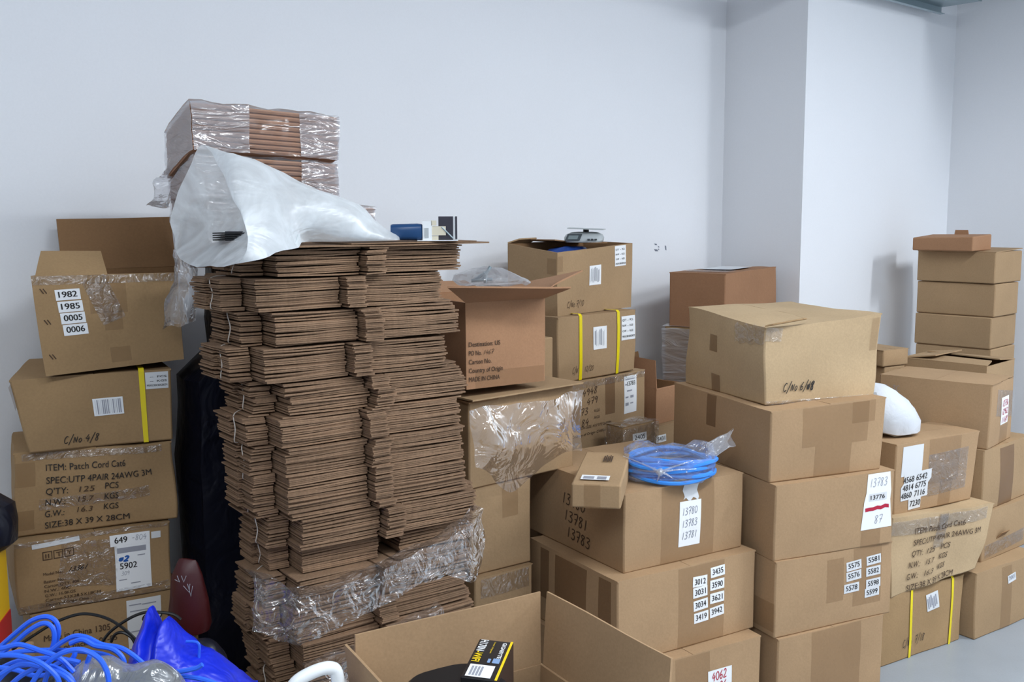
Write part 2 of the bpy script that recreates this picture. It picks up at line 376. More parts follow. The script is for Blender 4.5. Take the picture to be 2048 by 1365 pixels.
    def flap(s, name, pts, mat=None, th=.005, sag=0, label=None, inner=None, seed=1, n=6, world=False, amp=.004):
        P = [s.local(p) if world else Vector(p) for p in pts]
        def fn(u, v):
            p = P[0].lerp(P[1], u).lerp(P[3].lerp(P[2], u), v)
            return p + nz(p, 5, s.seed + seed) * amp * v + Vector((0, 0, -sag * v * v))
        o = MB().slab(fn, th, n, n).build(name, mat or s.mat, s.root)
        if label: o['label'] = label
        return o
def weld(v, f, eps=1e-5):
    d = {}; idx = []; out = []
    for p in v:
        k = (round(p.x / eps / 10), round(p.y / eps / 10), round(p.z / eps / 10))
        if k not in d: d[k] = len(out); out.append(p)
        idx.append(d[k])
    ff = []
    for q in f:
        q2 = []
        for i in q:
            if idx[i] not in q2: q2.append(idx[i])
        if len(q2) > 2: ff.append(tuple(q2))
    return out, ff
def num_sticker(b, face, txt, a, z, w=.052, h=.022, rot=0, mat=INK, paper=PAPER, bold=.006):
    p = b.decal('number_label', face, a, z, w, h, paper, rot)
    p['label'] = 'white sticker printed ' + txt
    b.text(face, txt, a + w * .12, z + h * .24, h * .55, mat, p, rot, width=w * .76, bold=bold, name='number')
    return p
def strap(b, a, w=.012, faces='R', mat=YEL):
    """a band round the carton, over the right face at a"""
    m = MB(); L = []
    H = b.h
    path = [('R', .001), ('R', H * .25), ('R', H * .5), ('R', H * .75), ('R', H * .995)]
    rows = [[b.pt('R', a + d, z, .0022) for d in (0, w)] for _, z in path]
    rows += [[b.pt('T', a + d, y, .003) for d in (0, w)] for y in (.004, b.wl * .33, b.wl * .66, b.wl * .997)]
    rows = [[b.pt('R', a + d, .001, .0022) for d in (0, w)]] + rows
    V = [p for r in rows for p in r]; Fc = [(2 * i, 2 * i + 1, 2 * i + 3, 2 * i + 2) for i in range(len(rows) - 1)]
    o = mesh_obj('strap', V, Fc, mat, b.root); o['label'] = 'yellow packing strap'
    return o
# ================================================================== the room
def room_box(name, u0, u1, n0, n1, z0, z1, mat):
    m = MB().box((0, 0, 0), (1, 1, 1))
    m.v = [room(u0 + (u1 - u0) * p.x, n0 + (n1 - n0) * (1 - p.y), z0 + (z1 - z0) * p.z) for p in m.v]
    return tag(m.build(name, mat, smooth=False), kind='structure')
wall = room_box('wall_back', -8.5, 0, -.12, 0, 0, CEIL, WALL)
room_box('wall_pillar', 0, 1.388, -.12, .439, 0, CEIL, WALL)
room_box('wall_right', 1.388, 1.5, -.12, 7, 0, CEIL, WALL)
room_box('wall_left', -8.62, -8.5, -.12, 7, 0, CEIL, WALL)
room_box('wall_front', -8.62, 1.5, 7, 7.12, 0, CEIL, WALL)
room_box('floor', -8.62, 1.5, -.12, 7.12, -.1, 0, FLOORM)
room_box('ceiling', -8.62, 1.5, -.12, 7.12, CEIL, CEIL + .1, CEILM)
# scuffs on the back wall
def wall_hit(px, py):
    d = ray(px, py); t = (W0 - Vector((0, 0, CAM_H))).dot(WN) / d.dot(WN); return Vector((0, 0, CAM_H)) + d * t + WN * .001
m = MB()
for (px, py, w_, h_) in ((1311, 489, 3, 1.5), (1317, 494, 1.5, 1.5), (1312, 501, 4, 2.2), (1331, 496, 1.6, 5), (1317, 499, 1.2, 1.5)):
    i = len(m.v); m.v += [wall_hit(px - w_, py - h_), wall_hit(px + w_ * .6, py - h_ * .7), wall_hit(px + w_, py + h_), wall_hit(px - w_ * .4, py + h_ * .8)]; m.f.append((i, i + 3, i + 2, i + 1))
m.build('scuff_mark', PEN, wall, smooth=False)
# lamps
for k, (u, n, z, lu, ln, watt) in enumerate(LAMPS):
    root = empty('ceiling_lamp', room(u, n, z), ROOM_ROT, ['white ceiling lamp above the column corner', 'white ceiling lamp over the middle of the room', 'white ceiling lamp behind the viewer', 'white ceiling lamp at the far left of the room'][k], 'lamp')
    MB().box((-lu / 2 - .03, -ln / 2 - .03, .02), (lu / 2 + .03, ln / 2 + .03, CEIL - z)).build('housing', LAMPM, root)
    MB().box((-lu / 2, -ln / 2, .008), (lu / 2, ln / 2, .02)).build('diffuser', MATS['lamp_diffuser'], root)
    ld = bpy.data.lights.new('lamp_light', 'AREA'); ld.shape = 'RECTANGLE'; ld.size = lu; ld.size_y = ln; ld.energy = watt; ld.color = LAMP_COL
    lo = bpy.data.objects.new('lamp_light', ld); COL.objects.link(lo); lo.parent = root; lo.location = (0, 0, .0)
# cable tray up by the column
tr = empty('cable_tray', room(1.09, .5, 2.552), ROOM_ROT, 'grey galvanised cable tray hanging near the ceiling beside the column', 'cable tray')
MB().box((-1.6, -.20, .020), (0, 0, .024)).build('tray_plate', STEEL, tr)
MB().box((-1.6, -.002, -.015), (-.0, .004, .075)).box((-1.6, -.02, -.015), (0, -.002, -.012)).build('side_rail', STEEL, tr)
MB().box((-1.6, -.204, .018), (0, -.198, .075)).build('side_rail', STEEL, tr)
MB().box((-.30, .004, .005), (-.22, .008, .02)).build('joint_bolt', STEEL, tr)
MB().box((-.42, -.02, .075), (-.38, -.012, CEIL - 2.552)).box((-.42, -.195, .075), (-.38, -.187, CEIL - 2.552)).build('hanger', STEEL, tr)
ad_ = empty('light_blocker', room(1.0, .46, 2.70), ROOM_ROT, 'added duct shaped light blocker under the ceiling along the right wall, above the view', 'light blocker')  # added out of view to cast shade on the upper pillar and right wall
MB().box((0, -2.14, 0), (.375, 0, .34)).build('blocker_body', STEEL, ad_)
for k in range(3): MB().box((-.006, -.3 - .6 * k, -.006), (.381, -.27 - .6 * k, .346)).build('blocker_flange', STEEL, ad_)
MB().box((.02, -.9, .34), (.05, -.87, CEIL - 2.70)).box((.32, -.9, .34), (.35, -.87, CEIL - 2.70)).build('hanger', STEEL, ad_)
# ================================================================== centre front stack
c3 = Carton('carton', 'bottom brown carton of the centre front stack, with a red handwritten slip', 'carton', (.296, 2.722, 0), 1.052, .5, .532, .265, KR, seed=3)
p = c3.decal('paper_slip', 'R', .322, .075, .092, .125, PAPER, 0)
for i, t in enumerate(('4062', '0006', '0007')): c3.text('R', t, .337, .166 - i * .034, .026, REDINK, p, hand=True, width=.058, pen=.13, rot=4)
c3.decal('tape', 'R', .20, .0, .13, .262, TAPE)
c2 = Carton('carton', 'brown carton with eight white number stickers, centre front stack', 'carton', (.296, 2.773, .265), 1.032, .469, .529, .250, KR, seed=5, crush=.002)
for (t, a, z, r) in (('3012', .275, .181, -2), ('3031', .276, .148, 1), ('3034', .278, .108, 3), ('3419', .281, .069, 2), ('3435', .345, .198, 2), ('3590', .343, .158, 0), ('3621', .343, .117, 0), ('3942', .343, .074, 4)):
    num_sticker(c2, 'R', t, a, z, .056, .032, r)
c2.decal('tape', 'R', .22, .0, .18, .247, TAPE)
for a, w_ in ((.045, .05), (.13, .17), (.36, .06)): c2.decal('tape', 'L', a + .02, .0 if a > .1 else .08, w_, .24 if a > .1 else .16, TAPED)
c1 = Carton('carton', 'brown carton handwritten on its left side, under the blue cable coil', 'carton', (.320, 2.837, .515), 1.022, .531, .462, .238, KR, seed=8, crush=.002)
for i, t in enumerate(('13980', '13781', '13783')): c1.text('L', t, .222 + .012 * i, .142 - i * .052, .034, INKB, hand=True, width=.125, pen=.11, rot=-3 - i, slant=.05)
c1.decal('tape', 'R', .135, 0, .205, .236, TAPE)
c1.decal('torn_label', 'R', .218, .188, .056, .056, PAPERG, -2, shape=lambda u, v, x, y: (x + .004 * math.sin(9 * v), y + .006 * math.sin(11 * u) * (1 - v)))
p = c1.decal('paper_slip', 'R', .202, .046, .083, .138, PAPER, -1)
for i, t in enumerate(('13780', '13783', '13781')): c1.text('R', t, .212, .142 - i * .037, .021, PEN, p, hand=True, width=.06, pen=.09, rot=2)
# long slim box on it
lb = Carton('long_box', 'long slim brown box with a white shipping label, lying on the centre front stack', 'box', (.159, 2.70, .7555), 1.75, .375, .135, .068, KRT, seed=11, crush=.0008, bulge=.001, flaps=False)
lb.decal('shipping_label', 'T', .022, .03, .078, .048, PAPER)
lb.decal('label_print', 'T', .028, .036, .03, .028, INKL, off=.0014); lb.decal('label_print', 'T', .066, .036, .026, .03, INKL, off=.0014)
for i in range(5): lb.decal('printed_text', 'T', .064 + .0055 * i, .24 + .01 * (i % 2), .004, .07, INKB, off=.001)
lb.decal('tape', 'R', .035, 0, .045, .067, TAPE)
# blue coil in a clear bag
CO = at(1338, 925, 3.02); CO.z = .757
coil = empty('cable_coil', CO, 0, 'coil of blue network cable in a knotted clear plastic bag', 'cable')
random.seed(4); m = MB(); pts = []
for k in range(11 * 30):
    a = k / 30 * 2 * math.pi; lay = k / 30; rr = .125 + .012 * math.sin(lay * 2.3) + .006 * math.sin(3 * a + lay)
    pts.append(Vector((math.cos(a) * rr * 1.0, math.sin(a) * rr * .8, .010 + .0060 * lay * .85 + .006 * math.sin(2 * a + lay * 1.7))))
m.tube(pts, .0065, 7).build('cable', COIL, coil)
loops = []
for k, (sc, z) in enumerate(((.9, .004), (1.07, .006), (1.09, .02), (1.08, .045), (1.07, .065), (.95, .078), (.62, .078), (.3, .06))):
    loops.append([Vector((math.cos(j / 28 * 2 * math.pi) * .13 * sc, math.sin(j / 28 * 2 * math.pi) * .105 * sc, z + (.022 * math.exp(-((j / 28 * 6.283 - 2.6) ** 2) * 3) + .03 * math.exp(-((j / 28 * 6.283 - .35) ** 2) * 8) if 2 < k else 0))) for j in range(28)])
MB().loft(loops, cap1=True).disp(.012, 22, 3).build('bag', FILMC, coil)
m = MB()
kn = Vector((-.045, -.118, .045))
m.loft([[kn + Vector((math.cos(j / 10 * 6.283) * r, -.004 + x * .1, math.sin(j / 10 * 6.283) * r)) for j in range(10)] for x, r in ((-.0, .004), (.06, .009), (.0, .012), (-.05, .009), (-.08, .003))], cap0=True, cap1=True)
for ang in (0.1, .5, 2.7, 3.4, 4.6, 5.6):
    d = Vector((math.cos(ang), -.05, math.sin(ang) * .6)); e = kn + d * (.11 if abs(math.sin(ang)) < .6 else .05); e.y = -.105 * math.sqrt(max(.05, 1 - (e.x / .15) ** 2)) - .012
    m.tube([kn, kn.lerp(e, .5) + Vector((0, -.006, .004)), e], lambda t: .004 * (1 - .7 * t), 6)
m.disp(.003, 60, 1).build('bag_knot', FILMH, coil)
tip = []
for x, r in ((.12, .03), (.15, .026), (.175, .022), (.19, .03)):
    tip.append([Vector((x + .01 * math.sin(j), math.cos(j / 12 * 6.283) * r * .5, .07 + (x - .1) * .55 + math.sin(j / 12 * 6.283) * r)) for j in range(12)])
MB().loft(tip).disp(.005, 40, 2).build('bag_end', FILMH, coil)
# ================================================================== right front stack
r5 = Carton('carton', 'bottom brown carton of the tall right front stack', 'carton', (.814, 2.989, 0), 1.109, .5, .438, .25, KR, seed=21)
r5.decal('tape', 'R', .13, 0, .21, .248, TAPE)
r4 = Carton('carton', 'brown carton with seven white number stickers, right front stack', 'carton', (.801, 2.996, .25), 1.129, .5, .476, .241, KR, seed=22)
for (t, a, z, r) in (('5575', .280, .172, 3), ('5576', .280, .139, 3), ('5578', .272, .100, 1), ('5581', .364, .178, 3), ('5582', .363, .141, 1), ('5598', .364, .101, 1), ('5599', .360, .072, 2)):
    num_sticker(r4, 'R', t, a, z, .062, .030, r, paper=PAPERG)
r4.decal('tape', 'R', .20, .08, .07, .14, TAPE); r4.decal('tape', 'R', .31, .05, .12, .19, TAPE); r4.decal('tape', 'L', .30, .02, .2, .09, TAPE)
r3 = Carton('carton', 'brown carton with a large white paper crossed in red, right front stack', 'carton', (.796, 3.003, .491), 1.164, .5, .466, .240, KR, seed=23)
p = r3.decal('paper_note', 'R', .338, .058, .115, .180, PAPER, 0, shape=lambda u, v, x, y: (x * (.80 + .32 * (1 - v)) + (.006 if v > .5 else 0), y))
r3.text('R', '13783', .362, .196, .026, INKL, p, hand=True, width=.075, pen=.08)
q = r3.decal('number_strip', 'R', .360, .150, .075, .024, PAPERG, 0, off=.0016, parent=p); r3.text('R', '13776', .366, .155, .014, INK, q, width=.06, bold=.006, off=.0026, name='number')
r3.decal('red_line', 'R', .345, .120, .10, .012, REDINK, 3, off=.0018, parent=p, shape=lambda u, v, x, y: (x, y + .002 * math.sin(17 * u)))
r3.text('R', '87', .385, .075, .026, INKL, p, hand=True, width=.035, pen=.08)
r3.decal('tape', 'R', .335, 0, .08, .07, TAPE)
r2 = Carton('carton', 'brown carton taped wide across its front, under the dented carton', 'carton', (.782, 3.031, .731), 1.175, .55, .431, .228, KR, seed=24, dc={'Rt': (.012, 0, .006), 'Nt': (0, 0, -.006)})
r2.decal('tape', 'R', .115, .10, .25, .125, TAPE); r2.decal('tape', 'R', .165, 0, .14, .1, TAPE); r2.decal('tape', 'R', .30, .16, .09, .066, TAPE)
r2.decal('tape', 'L', .21, .12, .055, .105, TAPED)
r1 = Carton('carton', 'pale dented carton marked 6 in black pen, on top of the right front stack', 'carton', (.777, 3.112, .957), 1.20, .45, .420, .262, KRL, seed=27, crush=.016, bulge=.006, freq=6, dc={'Nt': (.012, .01, -.022), 'Rt': (.022, 0, .005), 'Lt': (-.0, 0, .01), 'Bt': (0, 0, .01), 'Rb': (0, 0, -.0)})
r1.text('R', 'C/NO:6/18', .062, .043, .026, INK, hand=True, width=.122, pen=.13, slant=.35); r1.text('R', '*8', .155, .041, .024, INK, hand=True, width=.03, pen=.18)
r1.decal('tape', 'L', .15, .14, .045, .055, TAPED); r1.decal('tape', 'L', .16, 0, .045, .06, TAPED); r1.decal('tape', 'R', .385, .15, .03, .10, TAPE)
r1.decal('clear_tape', 'L', .30, .20, .15, .06, CLEAR, 6, n=10, shape=lambda u, v, x, y: (x, y + .006 * math.sin(20 * u))); r1.decal('clear_tape', 'R', 0, .215, .06, .045, CLEAR, -5, n=10)
r1.decal('clear_tape', 'R', .0, .001, .4, .012, CLEAR)
r1.flap('torn_flap', [(.0, .0, .245), (.16, .005, .262), (.13, -.012, .268), (.02, -.014, .256)], sag=.004, th=.004, mat=KRB)
# ================================================================== far right stacks
tt = Carton('carton', 'brown carton numbered 2001 standing on the floor at the right edge', 'carton', (1.678, 3.554, 0), .97, .26, .42, .249, KRT, seed=31, crush=.006)
num_sticker(tt, 'R', '2001', .20, .175, .055, .03, 8, paper=PAPERG, mat=INKL)
tt.decal('tape', 'R', .16, 0, .07, .24, TAPE)
p3 = Carton('carton', 'brown carton with a torn hole, on the carton numbered 2001', 'carton', (1.745, 3.670, .249), .9, .2, .4, .190, KRT, seed=32)
p3.flap('torn_edge', [(.10, -.001, .07), (.17, -.001, .075), (.165, -.02, .10), (.11, -.016, .098)], mat=KRD, th=.003)
p3.decal('clear_tape', 'R', .02, .02, .3, .05, CLEAR, 3)
p2 = Carton('carton', 'plain brown carton in the middle of the right edge stack', 'carton', (1.738, 3.672, .440), .85, .2, .4, .237, KRT, seed=33)
p2.decal('tape', 'R', .13, 0, .12, .227, TAPED)
p1 = Carton('carton', 'long brown carton with a pink slip numbered in red, top of right edge stack', 'carton', (1.752, 3.68, .678), .724, .413, .28, .241, KR, seed=34, split='v', dc={'Lt': (0, 0, .0), 'Nt': (.012, 0, 0)})
p = p1.decal('paper_slip', 'R', .115, .075, .095, .105, PAPER)
for i, t in enumerate(('12736', '12962', '11169')): p1.text('R', t, .123, .145 - i * .032, .022, REDINK, p, hand=True, width=.078, pen=.13)
p1.text('L', '2 3C', .02, .185, .02, INKL, hand=True, width=.06, pen=.07); p1.decal('tape', 'R', .12, 0, .1, .07, TAPE); p1.decal('clear_tape', 'R', .06, .1, .25, .10, CLEAR, -8)
mm_ = Carton('carton', 'crushed carton with two yellow straps, on the floor at the right', 'carton', (1.206, 3.306, 0), 1.036, .22, .491, .25, KRB, seed=36, crush=.009)
strap(mm_, .200); strap(mm_, .418)
p = mm_.decal('blurred_label', 'R', .285, .155, .062, .062, PAPERG, 8)
for i in range(6): mm_.decal('smudge', 'R', .29 + .008 * i, .16 + .006 * (i % 3), .006, .038, INKL, 12, off=.0017, parent=p, n=2)
mm_.text('R', 'C/NO 7/18', .165, .045, .026, INK, hand=True, width=.115, pen=.1, slant=.3, rot=2)
q2 = Carton('carton', 'crushed patch cord carton at the right, on the yellow strapped carton', 'carton', (1.30, 3.36, .25), 1.10, .22, .45, .255, KRL, seed=37, crush=.016, freq=7, bulge=.006, dc={'Rt': (.05, .0, -.005), 'Rb': (-.03, .0, .022), 'Nt': (0, .02, .01), 'Bt': (.05, 0, -.01), 'Nb': (-.01, 0, -.012)})
for t, a, z, wd in (('ITEM: Patch Cord Cat6', .085, .196, .235), ('SPEC:UTP 4PAIR 24AWG 3M', .085, .158, .31), ("Q'TY:", .085, .119, .05), ('PCS', .23, .119, .042), ('N.W.:', .082, .081, .048), ('KGS', .228, .083, .042), ('G.W.:', .080, .043, .048), ('KGS', .226, .046, .042), ('SIZE:38 X 39 X 28CM', .082, .006, .24)):
    q2.text('R', t, a, z, .020, INKB, width=wd, bold=.004)
for t, a, z in (('125', .155, .119), ('15.7', .155, .081), ('16.3', .153, .043)): q2.text('R', t, a, z, .018, INKB, width=.045, shear=.25)
q2.decal('clear_tape', 'R', .0, .20, .42, .045, CLEAR, 1, n=12); q2.decal('clear_tape', 'R', .19, .13, .05, .12, CLEAR, -4); q2.decal('tape', 'R', .19, .17, .05, .08, TAPE)
q = Carton('carton', 'brown carton with a patch of number stickers, in front of the right edge stack', 'carton', (1.319, 3.43, .505), 1.052, .20, .442, .252, KR, seed=38, split='v', dc={'Rb': (-.028, 0, .0), 'Rt': (.004, 0, 0), 'Bt': (0, 0, .0)})
q.decal('white_label', 'R', .035, .135, .105, .105, PAPERG, 0, shape=lambda u, v, x, y: (x - .006 * (1 - v), y))
p = q.decal('number_patch', 'R', .035, .050, .14, .095, PAPERG, 2, off=.0014, shape=lambda u, v, x, y: (x + (.012 if v > .6 else -.004), y)); 
q.decal('number_patch', 'R', .075, .012, .065, .045, PAPERG, 2, off=.0014)
for t, a, z in (('4568', .042, .111), ('6542', .108, .114), ('4814', .040, .083), ('6775', .105, .086), ('4860', .033, .055), ('7116', .103, .057), ('7230', .083, .022)): q.text('R', t, a, z, .021, INK, p, width=.055, bold=.006, rot=2, off=.0026, name='number', shear=.1)
q.decal('tape', 'R', .17, .09, .17, .16, TAPE); q.decal('clear_tape', 'R', .17, .05, .22, .15, CLEAR, 2); q.decal('tape', 'R', .24, 0, .07, .1, TAPE)
# white woven bag on it
bagc = at(1792, 862, 3.60); bagc.z = .765
wb = empty('white_bag', bagc, 0, 'bulging white bag behind the right front stack, on the numbered carton', 'bag')
loops = []
for k, (z, rx, ox) in enumerate(((0, .085, -.03), (.01, .11, -.03), (.05, .12, -.034), (.085, .112, -.045), (.12, .095, -.06), (.15, .07, -.075), (.178, .035, -.09), (.188, .01, -.10))):
    loops.append([Vector((ox + math.cos(j / 20 * 6.283) * rx, math.sin(j / 20 * 6.283) * rx * .7, z)) for j in range(20)])
MB().loft(loops, cap0=True, cap1=True).disp(.016, 14, 5).disp(.006, 34, 6).build('bag_body', WHITEB, wb)
# small box behind, open box, shoebox tower
hz = Carton('carton', 'hidden brown carton carrying the small box behind the dented carton', 'carton', (1.53, 4.14, 0), 1.05, .14, .12, .92, KRT, flaps=False, n=4)
Carton('small_carton', 'small plain carton just behind the dented carton, by the shoebox tower', 'carton', (1.517, 4.125, .921), 1.05, .2, .15, .068, KRT, seed=41, crush=.001)
ob = Carton('open_carton', 'open topped carton behind the right edge stack, flaps parted', 'carton', (1.93, 4.10, .70), .80, .36, .30, .225, KRT, seed=42, open_=True, n=6)
hx = Carton('carton', 'hidden brown carton under the open topped carton at the right', 'carton', (1.94, 4.14, 0), .80, .2, .2, .70, KRT, flaps=False, n=4)
ob.flap('flap', [(0, 0, .225), (0, .36, .225), (.14, .33, .232), (.13, .03, .229)], seed=2, amp=.001); ob.flap('flap', [(.3, .36, .225), (.3, 0, .225), (.19, .02, .232), (.19, .33, .238)], seed=4, amp=.001)
ob.flap('flap', [(0, .36, .225), (.3, .36, .225), (.29, .22, .243), (.02, .22, .246)], seed=5, amp=.001)
KP = (2.223, 4.70)
kl = ['plain shoebox at the bottom of the tower in the right corner', 'second shoebox from the bottom of the corner tower', 'middle shoebox of the corner tower', 'fourth shoebox up in the corner tower', 'topmost full size shoebox of the corner tower, under the flat box']
for i, (z, h, dx, yw, wl, wr) in enumerate(((.46, .153, .0, .80, .36, .30), (.613, .151, .004, .80, .36, .29), (.764, .151, .006, .80, .36, .29), (.915, .15, .0, .80, .362, .30), (1.065, .155, .010, .82, .372, .27))):
    b = Carton('shoebox', kl[i], 'box', (KP[0] + dx, KP[1], z), yw, wl, wr, h - .002, KRT, seed=50 + i, bulge=.002, crush=.001, group='shoeboxes in the corner tower', flaps=False)
    MB().box((.0, .0, 0), (.0035, wl * .98, .001)).build('lid_seam', KRD, b.root)
b = Carton('shoebox', 'full size shoebox with a lifted lid edge, just under the small flat box', 'box', (2.222, 4.69, 1.221), .83, .372, .30, .146, KRT, seed=56, bulge=.002, crush=.001, group='shoeboxes in the corner tower', flaps=False)
b.flap('lid', [(0, 0, .147), (.30, 0, .158), (.30, .372, .158), (0, .372, .147)], th=.004, amp=.001)
b = Carton('flat_box', 'small flat box with a raised tab, on top of the corner shoebox tower', 'box', (2.118, 4.70, 1.370), .80, .285, .215, .068, KRO, seed=57, bulge=.001, crush=.001, flaps=False, dc={'Lt': (0, 0, -.008), 'Bt': (0, 0, .004), 'Rt': (0, 0, .008)})
b.flap('tab', [(.20, .10, .066), (.20, .17, .066), (.20, .165, .095), (.20, .105, .095)], th=.004, amp=0)
hk = Carton('carton', 'hidden brown carton under the corner shoebox tower', 'carton', (2.22, 4.70, 0), .80, .36, .30, .46, KRT, flaps=False, n=4)
# reddish carton by the column
hb = Carton('carton', 'hidden brown carton at the foot of the reddish carton', 'carton', (.91, 4.22, 0), .605, .2, .3, .83, KRT, flaps=False, n=4)
b2 = Carton('wrapped_carton', 'grey film wrapped carton under the reddish carton by the column', 'carton', (.865, 4.15, .83), .605, .262, .52, .243, KRB, seed=61)
def wrap_film(b, grow=.006, mat=FILMG, seed=1, amp=.012, top=True, name='plastic_film'):
    m = MB(); g = Vector((0, 0, 0))
    cx = Vector((b.wr / 2, b.wl / 2, b.h / 2))
    def o(p):
        d = p - cx; return p + Vector((math.copysign(grow, d.x), math.copysign(grow, d.y), 0)) + nz(p, 12, seed) * amp
    m.grid(lambda a, z: o(b.P(a, 0, z)), 18, 10); m.grid(lambda a, z: o(b.P(0, 1 - a, z)), 10, 10); m.grid(lambda a, z: o(b.P(1, a, z)), 10, 10)
    if top: m.grid(lambda a, z: o(b.P(a, z, 1)) + Vector((0, 0, grow)), 18, 10)
    return m.build(name, mat, b.root)
wrap_film(b2, .008)
br = Carton('carton', 'reddish brown carton with a white sheet on top, beside the column', 'carton', (.871, 4.15, 1.073), .605, .251, .593, .230, KRR, seed=62, split='v', crush=.002, dc={'Rt': (-.02, 0, .004)})
br.decal('paper_sheet', 'T', .20, .06, .26, .15, PAPERG, 0, off=.003)
br.decal('clear_tape', 'T', .05, .02, .12, .2, CLEAR)
# ================================================================== middle back stack (scale on top)
h1 = Carton('carton', 'hidden brown carton at the foot of the middle back stack', 'carton', (.27, 3.80, 0), .732, .16, .2, .675, KRT, flaps=False, n=4)
s3 = Carton('carton', 'carton with a white shipping label numbered 13783, middle back stack', 'carton', (.189, 3.60, .677), .732, .40, .502, .262, KRT, seed=71, dc={'Nt': (-.0, 0, .004)})
p = s3.decal('shipping_label', 'R', .355, .105, .085, .145, PAPER, 0)
s3.text('R', '13783', .374, .212, .017, INK, p, width=.055, bold=.008)
for a, z, w_, h_ in ((.362, .215, .01, .006), (.372, .19, .035, .005), (.362, .165, .02, .006), (.395, .163, .022, .01), (.362, .135, .022, .012), (.395, .14, .02, .005), (.365, .235, .06, .004)): s3.decal('label_print', 'R', a, z, w_, h_, INKL, off=.0016, parent=p, n=2)
s3.decal('tape', 'R', .235, .12, .06, .14, TAPED); s3.decal('tape', 'R', .26, .0, .06, .07, TAPED)
for t, a, z in (('4948', .10, .205), ('479', .125, .17), ('73', .09, .135), ('84', .095, .095)): s3.text('R', t, a, z, .024, INKB, hand=True, pen=.1, width=.022 * len(t), rot=4)
for t, a, z, wd in (('KGS', .17, .14, .03), ('KGS', .17, .115, .03), ('CARTON SIZE: 415*375*265MM', .05, .085, .22), ('Country of Origin: CHINA', .04, .06, .2)): s3.text('R', t, a, z, .010, INKB, width=wd)
s3.decal('clear_tape', 'R', .0, .235, .5, .024, CLEAR, n=12); s3.decal('check_box', 'R', .315, .015, .028, .025, INKB, n=2, shape=lambda u, v, x, y: (x, y * .06))
s2 = Carton('carton', 'carton with two yellow straps, under the open carton with the scale', 'carton', (.165, 3.60, .945), .775, .30, .445, .236, KRT, seed=72, crush=.006, dc={'Nt': (0, .0, .002)})
strap(s2, .112, .016); strap(s2, .325, .016)
s2.text('R', 'C/N', .075, .028, .022, INKB, hand=True, width=.03, pen=.1, slant=.3); s2.text('R', '12/20', .14, .03, .018, INKB, hand=True, width=.05, pen=.1, slant=.3)
def smear_label(b, a, z, w_, h_, cols, n=9, seed=1):
    p = b.decal('blurred_label', 'R', a, z, w_, h_, PAPER, 0); random.seed(seed)
    for i in range(n):
        x = a + w_ * (.1 + .8 * i / n); b.decal('label_bar', 'R', x, z + h_ * (.12 + .1 * random.random()), w_ * random.uniform(.02, .06), h_ * random.uniform(.6, .75), random.choice(cols), off=.0017, parent=p, n=2)
smear_label(s2, .19, .105, .075, .085, [INKL, PEN, PAPERG], 9, 2)
p = s2.decal('spec_label', 'R', .352, .125, .085, .092, PAPER)
for i, (t, w_) in enumerate((('QTY  --  PCS', .065), ('N.W  --  KGS', .065), ('G.W  --  KGS', .065), ('MEAS:38X38X28CM', .076))): s2.text('R', t, .357, .198 - i * .021, .008, INK, p, width=w_, bold=.006)
s1 = Carton('open_carton', 'open carton with a blue bag inside and a scale on its flap', 'carton', (.164, 3.65, 1.183), .70, .235, .475, .246, KRT, seed=73, open_=True, crush=.003, dc={'Nt': (0, 0, -.018), 'Lt': (0, 0, .012), 'Rt': (.008, 0, .006), 'Bt': (0, 0, .012)})
s1.text('R', 'C/NO:7/10', .055, .03, .022, INKB, hand=True, width=.10, pen=.1, slant=.3)
smear_label(s1, .185, .105, .075, .075, [INKL, PAPERG, LCD], 10, 7)
p = s1.decal('spec_label', 'R', .352, .165, .075, .078, PAPER)
for i, (t, w_) in enumerate((('QTY  --  PCS', .06), ('N.W  --  KGS', .06), ('G.W  --  KGS', .06), ('MEAS:38X38X28', .066))): s1.text('R', t, .357, .225 - i * .018, .007, INK, p, width=w_, bold=.006)
s1.decal('tape', 'R', -.0, .17, .03, .06, TAPE); s1.decal('tape', 'L', .19, .16, .04, .06, TAPE)
s1.flap('flap', [(.0, .232, .258), (.14, .235, .258), (.13, .20, .272), (.03, .20, .270)], sag=.0, seed=3)
s1.flap('flap', [(.475, 0, .25), (.475, .235, .256), (.49, .22, .20), (.49, .02, .19)], seed=6, mat=KRD)
random.seed(2); m = MB()
m.loft([[Vector((.19 + math.cos(j / 18 * 6.283) * r * 1.3, .10 + math.sin(j / 18 * 6.283) * r * .62, z)) for j in range(18)] for z, r in ((.12, .10), (.19, .115), (.222, .10), (.238, .07), (.246, .02))], cap1=True, cap0=True).disp(.012, 22, 4)
bb = empty('blue_bag', s1.root.location, s1.root.rotation_euler.z, 'navy blue plastic bag inside the open carton under the scale', 'bag'); m.build('bag_body', BLUEIN, bb)
sh = empty('cardboard_sheet', s1.root.location, s1.root.rotation_euler.z, 'loose cardboard sheet across the open carton, under the scale', 'sheet')
MB().slab(lambda u, v: Vector((.10 + .34 * u, .09 + .15 * v, .2585 + .014 * (1 - u) ** 2 - .004 * u)), .004, 8, 2).build('sheet', KRD, sh)
